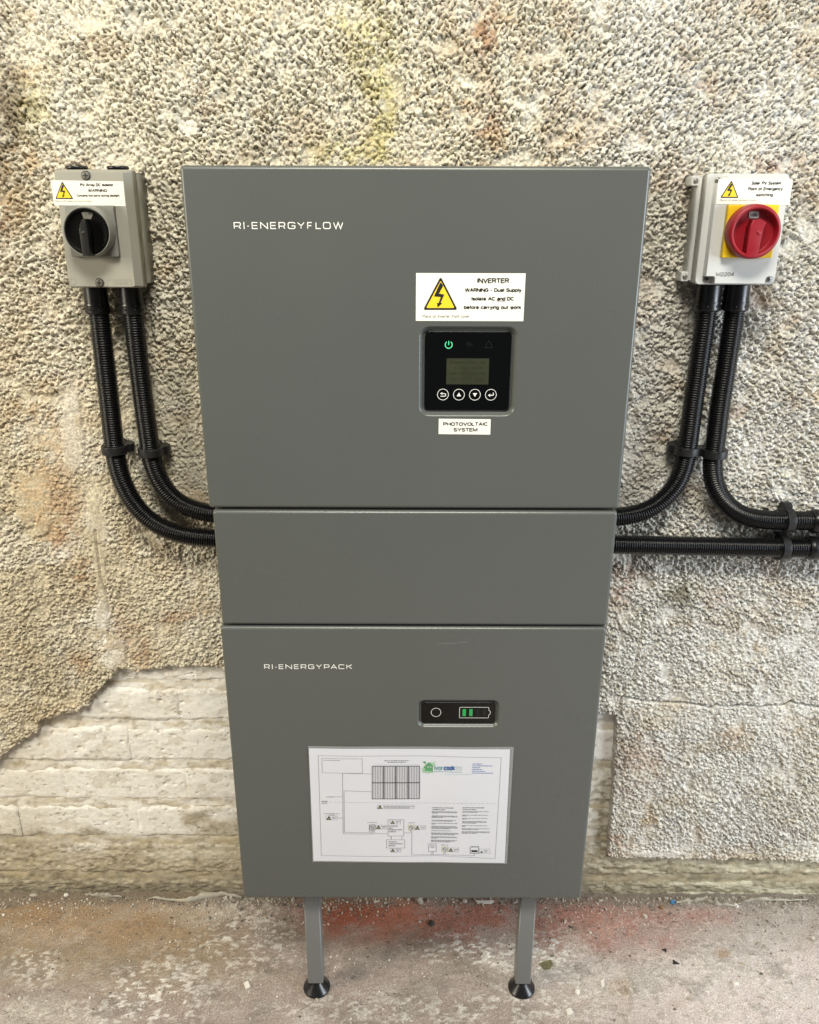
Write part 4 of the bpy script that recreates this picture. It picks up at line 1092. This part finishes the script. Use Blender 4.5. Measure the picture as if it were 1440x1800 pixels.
# ------------------------------------------------------------------ AC isolator (right)
ac = root("ac_isolator_switch", tuple(P(1290, 502, 1.2)), "pale grey isolator with red rotary knob on yellow plate, right of the inverter", "isolator switch")
YA = 1.152
def c2(x, y): return (1190 + x / 6.857, 290 + y / 6.857)
fl = (P(*c2(480, 210), YA).x + P(*c2(358, 1360), YA).x) / 2; fr = (P(*c2(1335, 160), YA).x + P(*c2(1222, 1350), YA).x) / 2
ft = P(*c2(900, 108), YA).z; fb = P(*c2(700, 1450), YA).z
ox0, ox1, oz0, oz1 = fl - .0085, fr + .003, fb, ft + .001
mb = MB(); mb.box(ox0 + .001, ox1 - .001, 1.184, 1.238, oz0 + .001, oz1 - .001, .004)
for zt in (oz1 - .014, oz0 + .001):      # fixing tabs
    mb.box(ox0 - .008, ox0 + .004, 1.205, 1.238, zt, zt + .013, .002, .001)
base = mk("enclosure", mb, M_ACGREY, ac, wn=True)
for zz in (oz1 - .0075, oz0 + .0075):
    mb = MB(); mb.lathe((ox0 - .003, 1.206, zz), (0, -1, 0), [(0, .0036), (.0022, .0034), (.003, .0022)], 20); mk("fixing_screw", mb, M_SCREW, base)
# knock-outs and moulded text on the side facing the inverter
mb = MB()
xs_ = ox0 + .0006
for zc in (oz1 - .034, oz0 + .034):
    for k in (0, 1):
        cz, cy = zc - k * .011, 1.214
        mb.add([(xs_, cy + .004 * math.cos(t * math.pi / 8), cz + .0045 * math.sin(t * math.pi / 8)) for t in range(16)], [tuple(range(16))], 0, False)
rng = np.random.default_rng(8)
for r_ in range(4):
    zz = oz1 - .052
    while zz > oz0 + .055:
        d = rng.uniform(.002, .006); cy = 1.224 - r_ * .006
        mb.add([(xs_, cy, zz), (xs_, cy - .0022, zz), (xs_, cy - .0022, zz - d), (xs_, cy, zz - d)], [(0, 1, 2, 3)], 0, False); zz -= d + .0015
mk("moulded_text", mb, M_ACFADE, base)
mb = MB()   # lid: flange, and a raised face cut away round the corner screws
mb.loft([rr(ox0 - .001, ox1 + .001, oz0, oz1, .005, 1.1845), rr(ox0 - .001, ox1 + .001, oz0, oz1, .005, 1.1655), rr(ox0, ox1, oz0 + .001, oz1 - .001, .0045, 1.1640)], 0, True, True)
nw, nh = .0125, .0095
def notched(e, y):
    x0, x1, z0, z1 = fl + e, fr - e, fb + .002 + e, ft - .002 - e
    def corner(cx, cz, sx, sz):          # inner corner of a cut-out, rounded
        k = .003
        pts = [(cx + sx * nw, cz), (cx + sx * nw, cz + sz * (nh - k)), (cx + sx * (nw - k * .3), cz + sz * (nh - k * .3)), (cx + sx * (nw - k), cz + sz * nh), (cx, cz + sz * nh)]
        return pts
    br_ = corner(x1, z0, -1, 1); tl_ = corner(x0, z1, 1, -1); bl = corner(x0, z0, 1, 1)
    out = br_ + [(x1, z1 - .004), (x1 - .0012, z1 - .0012), (x1 - .004, z1)] + tl_ + bl[::-1]
    return [(p[0], y, p[1]) for p in out]
mb.loft([notched(-.0008, 1.1645), notched(0, YA + .0012), notched(.0009, YA)], 0, False, True)
lid = mk("lid", mb, M_ACGREY, ac, wn=True)
for q in ((fl + .004, ft - .0075), (fl + .004, fb + .0075), (fr - .0045, fb + .0075)):
    mb = MB(); mb.lathe((q[0], 1.166, q[1]), (0, -1, 0), [(0, .0040), (.0035, .0040), (.0048, .0034), (.0052, .002)], 20, 0)
    mb.quad(q[0] - .003, q[0] + .003, q[1] - .0005, q[1] + .0005, 1.1605, 1); mb.quad(q[0] - .0005, q[0] + .0005, q[1] - .003, q[1] + .003, 1.1604, 1)
    mk("lid_screw", mb, [M_SCREW, M_SCREWD], ac)
mb = MB(); (p0, t0), (p1, b0) = c2(472, 1293), c2(690, 1340); text(mb, "M2204", p0, p1, t0, b0, YA - .0003, 0, .15)
mk("lettering", mb, M_FAINT, lid)
c = P(1318.9, 407, YA - .007); hw = .0332
mb = MB(); mb.box(c.x - hw, c.x + hw, YA - .009, YA + .001, c.z - hw, c.z + hw, .0015, .0012)
plate = mk("switch_plate", mb, M_PLATEY, ac, wn=True, label="yellow square plate behind the red knob")
kx, kz = c.x, c.z
mb = MB(); y0k = YA - .008
mb.lathe((kx, y0k, kz), (0, -1, 0), [(0, .0345), (.004, .0345), (.015, .0338), (.0175, .0325), (.0180, .0300), (.0172, .0282), (.008, .0272), (.0072, .026), (.0072, .003)], 72)
knob = mk("knob", mb, M_RED, ac, wn=True)
mb = MB(); gy = y0k - .007
o2 = [(-.0085, -.0315), (.0075, -.0315), (.0082, -.010), (.0095, .004), (.0115, .0115), (.0040, .0158), (-.0045, .0148), (-.0075, .006), (-.0080, -.008)]
mb.loft([[(kx + p[0] * 1.25, gy + .001, kz + p[1]) for p in o2], [(kx + p[0] * 1.06, gy - .0095, kz + p[1]) for p in o2], [(kx + p[0] * .95 , gy - .0112, kz + p[1] * .98) for p in o2]], 0, True, True)
grip = mk("grip", mb, M_RED, knob, wn=True)
mb = MB(); mb.lathe((kx + .004, gy - .0110, kz - .001), (0, -1, 0), [(0, .0028), (.0008, .0025), (.0009, .0006)], 18); mk("spindle_cap", mb, M_RED, knob)
mb = MB(); yw = gy - .0012; c = P(1325.8, 377.6, yw)
mb.add([(p[0], p[1], p[2]) for p in rr(c.x - .0065, c.x + .0065, c.z - .0042, c.z + .0042, .002, yw)], [tuple(range(16))], 0, False)
text(mb, "I ON", 1319.5, 1330.5, 374.8, 380.8, yw - .0002, 1, .2)
mk("position_window", mb, [mat("window_white", (0.34, 0.31, 0.27), 0.5), M_INK], knob)
YS3 = YA - .0005
st = sticker(ac, [(1263.6, 314.2), (1394, 315.6), (1387.6, 359.8), (1259, 358.9)], YS3, "warning_sticker")
mb = MB()
for s, xa, xb, yt, yb, bo, m in [("Solar PV System", 897, 1254, 197, 237, .21, 0), ("Point of Emergency", 856, 1275, 267, 306, .21, 0), ("switching", 952, 1158, 339, 377, .21, 0), ("Place on AC isolator (at inverter location)", 515, 966, 412, 433, .10, 1)]:
    (p0, t0), (p1, b0) = c2(xa, yt), c2(xb, yb)
    text(mb, s, p0, p1, t0, b0, YS3 - .0002, m, bo, slant=.1)
mk("lettering", mb, [M_INK, M_FAINT], st)
warning_symbol(st, c2(660, 192), c2(530, 390), c2(738, 392), YS3 - .0002)

# ------------------------------------------------------------------ corrugated conduits
RC = 0.0152; YC = 1.2085
def catmull(pts, n=14):
    out = []
    q = [pts[0] * 2 - pts[1]] + pts + [pts[-1] * 2 - pts[-2]]
    for i in range(1, len(q) - 2):
        for j in range(n):
            t = j / n; a, b, c, d = q[i - 1], q[i], q[i + 1], q[i + 2]
            out.append(0.5 * ((2 * b) + (c - a) * t + (2 * a - 5 * b + 4 * c - d) * t * t + (3 * b - a - 3 * c + d) * t ** 3))
    out.append(pts[-1]); return out

def sweep(path, step, radius, seg=22):
    L = [0.0]
    for a, b in zip(path, path[1:]): L.append(L[-1] + (b - a).length)
    n = max(2, int(L[-1] / step)); pts = []; j = 0
    for i in range(n + 1):
        s = L[-1] * i / n
        while j < len(L) - 2 and L[j + 1] < s: j += 1
        pts.append(path[j].lerp(path[j + 1], (s - L[j]) / max(1e-9, L[j + 1] - L[j])))
    mb = MB(); loops = []
    ref = Vector((0, -1, 0))
    for i, p in enumerate(pts):
        t = (pts[min(i + 1, n)] - pts[max(i - 1, 0)]).normalized()
        u = (ref - t * ref.dot(t)).normalized(); w = t.cross(u)
        r = radius(i)
        loops.append([p + (u * math.cos(2 * math.pi * k / seg) + w * math.sin(2 * math.pi * k / seg)) * r for k in range(seg)])
    mb.loft(loops, 0, True, True)
    return mb
PITCH = 0.0036
def ridged(i):
    return (RC, RC - 0.0004, RC - 0.0022, RC - 0.0022, RC - 0.0004)[i % 5]

def conduit(label, px, gland=None, coupler=None, wobble=0):
    pts = [P(a, b, YC if len(q) == 2 else q[2]) for q in px for a, b in [q[:2]]]
    r = root("corrugated_conduit", tuple(pts[0]), label, "conduit", "black corrugated conduits")
    path = catmull(pts)
    tube = mk("tube", sweep(path, PITCH / 5, ridged), M_CONDUIT, r)
    if gland:
        d = (pts[1] - pts[0]).normalized(); g0 = P(*gland[0], YC); L = (P(*gland[1], YC) - g0).length
        g0 = Vector((g0.x, YC, g0.z)); s = gland[2]
        mb = MB()
        mb.lathe(g0, d, [(-.004, .0160 * s), (0, .0163 * s), (L * .62, .0166 * s), (L * .63, .0172 * s), (L * .70, .0176 * s), (L * .72, .0168 * s), (L * .95, .0176 * s), (L, .0168 * s), (L + .0005, .0140 * s)], 40)
        gl = mk("gland", mb, M_BLACK, r, wn=True)
        mb = MB()
        for k in range(8):
            ang = 2 * math.pi * k / 8 + .3
            u = d.orthogonal().normalized(); w = d.cross(u)
            rad = (u * math.cos(ang) + w * math.sin(ang))
            cpt = g0 + d * (L * .82) + rad * .0172 * s
            mb.lathe(cpt, rad, [(0, .0014), (.0009, .0012)], 10)
        mk("gland_nib", mb, M_BLACK, gl)
    if coupler:
        c0 = P(*coupler[0], YC); c1_ = P(*coupler[1], YC); d = (c1_ - c0).normalized(); L = (c1_ - c0).length
        mb = MB(); mb.lathe(c0, d, [(0, .0150), (.0002, .0172), (.004, .0180), (.0045, .0192), (.010, .0192), (.0105, .0186), (L, .0186)], 40)
        mk("coupler", mb, M_BLACK, r, wn=True)
    return r

conduit("left outer black conduit, from the beige isolator, looping lowest into the cabinet", [(170.5, 520), (175.5, 560), (183.5, 630), (192.5, 710), (200, 775), (206, 815), (217, 850), (236, 885), (264, 914), (298, 933), (334, 942), (380, 946.5), (430, 948)], ((166.5, 505), (172.5, 550), 1.0))
conduit("left inner black conduit, from the beige isolator, shorter bend close to the cabinet", [(231, 520), (235.5, 560), (243, 630), (253, 710), (262, 775), (268, 810), (280, 842), (298, 868), (322, 887), (350, 898), (378, 903), (430, 905)], ((229, 505), (234, 551), 1.0))
conduit("right inner black conduit, from the red-knob isolator curving left into the cabinet", [(1245.5, 515), (1240.5, 560), (1230.5, 630), (1219, 710), (1209.5, 780), (1203, 815), (1192, 845), (1174, 870), (1150, 890), (1122, 902), (1088, 908), (1040, 910)], ((1247, 501), (1241, 545), 1.08))
conduit("right outer black conduit, from the red-knob isolator curving right to the edge", [(1295.5, 515), (1289.5, 560), (1279, 630), (1266.5, 710), (1257.5, 780), (1253, 815), (1256, 848), (1269, 876), (1290, 897), (1316, 909), (1350, 914), (1400, 915), (1480, 917)], ((1297, 501), (1291, 545), 1.08), ((1425, 916), (1560, 919)))
conduit("straight horizontal black conduit leaving the cabinet to the right, lowest on that side", [(1040, 955.5), (1085, 957), (1180, 959), (1280, 961), (1360, 962.5), (1480, 964)], None, ((1419, 963), (1560, 966)))

# ------------------------------------------------------------------ conduit clips
def clip(label, px, along, tail, width=0.0125, tall=1.0):
    """saddle clip round a conduit: rounded front, sides running back to a foot on the wall.
    along: direction of the conduit, tail: +1/-1 side of the locking lug"""
    c = P(*px, YC); ax = Vector(along).normalized()
    side = Vector((0, -1, 0)).cross(ax).normalized() * tail
    Ro = RC + 0.0042
    prof = []
    for i in range(15):
        t = math.radians(-100 + 200 * i / 14)
        prof.append((math.sin(t) * Ro, math.cos(t) * Ro))
    prof += [(Ro + .004, -.004), (Ro + .0065, -.010), (Ro + .0055, -.020), (Ro * .9, -.0285), (-Ro * .9, -.0285), (-Ro - .0015, -.014)]
    r = root("conduit_clip", (c.x, 1.236, c.z), label, "conduit clip", "black conduit clips")
    def loop(s, off): return [c + side * (p[0] * s) + Vector((0, -1, 0)) * (p[1] * s if p[1] > 0 else p[1]) + ax * off for p in prof]
    mb = MB(); w = width / 2
    loops = [loop(.97, -w), loop(1, -w + .0008), loop(1, w - .0008), loop(.97, w)]
    # make faces point outward whichever way the lug lies
    if tail * 1 > 0: loops = loops[::-1]
    mb.loft(loops, 0, True, True)
    mk("saddle", mb, M_CLIP, r, wn=True)
    mb = MB(); b0 = c + Vector((0, .0285, 0))
    mb.lathe((c.x + side.x * .0, 1.2365, c.z + side.z * .0), (0, -1, 0), [(-.003, .012), (.004, .012)], 16)
    mk("fixing_boss", mb, M_CLIP, r)
    return r
dvl = P(200, 775, YC) - P(192.5, 710, YC); dvr = P(1209.5, 780, YC) - P(1219, 710, YC); dvo = P(1257.5, 780, YC) - P(1266.5, 710, YC)
clip("black clip on the left outer conduit, below the beige isolator", (201.5, 789), dvl, 1)
clip("black clip on the left inner conduit, nearest the cabinet's left side", (265.5, 793), dvl, 1)
clip("black clip on the right inner conduit, nearest the cabinet's right side", (1207, 791), dvr, -1)
clip("black clip on the vertical part of the right outer conduit", (1256.5, 796), dvo, -1)
clip("upper black clip at the right edge, round the curved conduit's end", (1385, 914.5), (1, 0, 0), 1)
clip("lower black clip at the right edge, round the straight conduit", (1377, 962.5), (1, 0, 0), -1)

# ------------------------------------------------------------------ things lying on the floor
def chunk(name, px, size, mat_, label, cat, seed, squash=0.5, group=None):
    c = P(*px, z=0.0); rng = np.random.default_rng(seed); mb = MB()
    loops = []
    n = 9
    for k, (h, s) in enumerate(((0, .75), (.35, 1.0), (.75, .8), (1.0, .35))):
        loops.append([(c.x + size[0] * s * math.cos(2 * math.pi * i / n) * rng.uniform(.75, 1.15), c.y + size[1] * s * math.sin(2 * math.pi * i / n) * rng.uniform(.75, 1.15), h * size[2] * rng.uniform(.85, 1.1) - .0008) for i in range(n)])
    mb.loft(loops, 0, True, True, smooth=False)
    o = mk(name, mb, mat_, None, (c.x, c.y, 0))
    return tag(o, label, cat, group)
def scrap(name, px_pts, mat_, label, cat, thick=0.0012, lift=0.0015, tilt=0.0, group=None):
    ps = [P(a, b, z=lift) for a, b in px_pts]
    c = sum(ps, Vector()) / len(ps)
    ar = sum(ps[i].x * ps[(i + 1) % len(ps)].y - ps[(i + 1) % len(ps)].x * ps[i].y for i in range(len(ps)))
    if ar < 0: ps = ps[::-1]
    mb = MB()
    zz = lambda p: (p.x - c.x) * tilt
    mb.loft([[(p.x, p.y, -0.0005) for p in ps], [(p.x, p.y, lift + thick + zz(p)) for p in ps]], 0, True, True, smooth=False)
    return tag(mk(name, mb, mat_, None, (c.x, c.y, 0)), label, cat, group)
chunk("stone", (758, 1624), (.0065, .0075, .006), M_STONE, "dark round stone on the red floor patch between the legs", "stone", 1)
scrap("fallen_leaf", [(948, 1693), (957, 1690), (968, 1688), (972, 1695), (968, 1703), (957, 1703)], M_LEAF, "dry olive leaf on the floor right of the right leg", "leaf", .0008, .003, .12)
scrap("dark_shard", [(1164, 1669), (1172, 1668), (1171, 1675)], M_BLADE, "small black shard, farther of two right of the leaf", "scrap", .001, .002, 0, "black shards on the floor")
scrap("dark_shard", [(1183, 1687), (1195, 1695), (1183, 1695)], M_BLADE, "black triangular shard, nearer of two right of the leaf", "scrap", .001, .002, 0, "black shards on the floor")
chunk("blue_scrap", (1183, 1588), (.006, .004, .009), M_BLUE, "bright blue plastic scrap at the foot of the wall", "scrap", 3)
chunk("brown_scrap", (1163, 1596), (.006, .005, .006), M_BROWN, "brown scrap beside the blue plastic at the wall foot", "scrap", 5)
chunk("plaster_lump", (1293, 1594), (.006, .005, .007), M_FLAKE, "white plaster lump at the wall foot near the right edge", "plaster lump", 6)
chunk("plaster_lump", (116, 1574), (.005, .004, .005), M_FLAKE, "white plaster lump at the wall foot near the left edge", "plaster lump", 7)
chunk("plaster_lump", (60, 1574), (.009, .004, .005), M_PEEL, "grey plaster lump at the wall foot left of the white lump", "plaster lump", 8)
chunk("plaster_lump", (1015, 1744), (.005, .006, .005), M_FLAKE, "pale plaster lump on the open floor below the dry leaf", "plaster lump", 9)
chunk("plaster_lump", (1293, 1729), (.006, .004, .004), M_FLAKE, "pale plaster lump on the open floor far right", "plaster lump", 10)
scrap("paint_flake", [(995, 1775), (1003, 1772), (1008, 1780), (998, 1784)], M_FLAKE, "cream paint flake at the bottom edge right of the right foot", "paint flake", .001, .002, .1)
scrap("paint_flake", [(1056, 1725), (1062, 1722), (1063, 1733), (1058, 1735)], M_FLAKE, "upright narrow cream paint flake on pink floor right of the right leg", "paint flake", .001, .002, .1)
scrap("paint_flake", [(428, 1728), (436, 1725), (440, 1734), (432, 1738)], M_FLAKE, "cream paint flake on the floor left of the left foot", "paint flake", .001, .002, .1)
scrap("paint_flake", [(836, 1583), (868, 1584), (866, 1588), (840, 1588)], M_FLAKE, "long white paint flake just under the battery box, by the wall", "paint flake", .001, .002, .05)

rng = np.random.default_rng(77)
def scatter(name, n, mat_, size, flat_, near, seed, label, band):
    rng = np.random.default_rng(seed); mb = MB()
    for i in range(n):
        px = rng.uniform(-60, 1500)
        d = rng.exponential(near) if rng.random() < 0.72 else rng.uniform(0, 230)
        py = band + d
        if py > 1815: continue
        c = P(px, py, z=0.0)
        if c.y > 1.243: continue
        if vnoise(np.array([c.x / 0.07]), np.array([c.y / 0.05]), seed)[0] < 0.36 and rng.random() < 0.75: continue
        s = size * float(np.exp(rng.normal(0, 0.45))); a = rng.uniform(0, 6.28); e = rng.uniform(.35, 1.0)
        fz = floor_z(c.x, c.y)
        n_ = 5; pts = []
        for k in range(n_):
            t = 2 * math.pi * k / n_ + rng.uniform(-.4, .4)
            x, y = math.cos(t) * s * rng.uniform(.6, 1), math.sin(t) * s * e * rng.uniform(.6, 1)
            pts.append((c.x + x * math.cos(a) - y * math.sin(a), c.y + x * math.sin(a) + y * math.cos(a)))
        h = s * flat_ * rng.uniform(.6, 1.4); tx, ty = rng.normal(0, .18), rng.normal(0, .18)
        mb.loft([[(p[0], p[1], fz - .0006) for p in pts], [(c.x + (p[0] - c.x) * .8, c.y + (p[1] - c.y) * .8, fz + .0004 + h + (p[0] - c.x) * tx + (p[1] - c.y) * ty) for p in pts]], 0, False, True, smooth=False)
    o = mk(name, mb, mat_); o["kind"] = "stuff"; o["label"] = label; o["category"] = "debris"
    return o
scatter("plaster_crumbs", 1700, M_FLAKE, 0.0011, 0.4, 60, 501, "pale plaster crumbs scattered over the floor", 1578)
scatter("plaster_rubble", 1300, mat("rubble", (0.42, 0.38, 0.32), 0.85, vary=(90, 0.45)), 0.0021, 0.6, 11, 503, "pale and grey rubble gathered along the foot of the wall", 1579)
scatter("grit_crumbs", 1500, M_GRIT, 0.0013, 0.6, 26, 502, "dark grit scattered along the foot of the wall", 1578)

for o in bpy.data.objects:      # fine print and moulded marks too small to pick apart
    if o.name.split(".")[0] in ("small_print", "switch_symbols", "moulded_mark", "moulded_text", "wiring_drawing", "gland_nib", "solar_panel_drawing"):
        o["kind"] = "stuff"
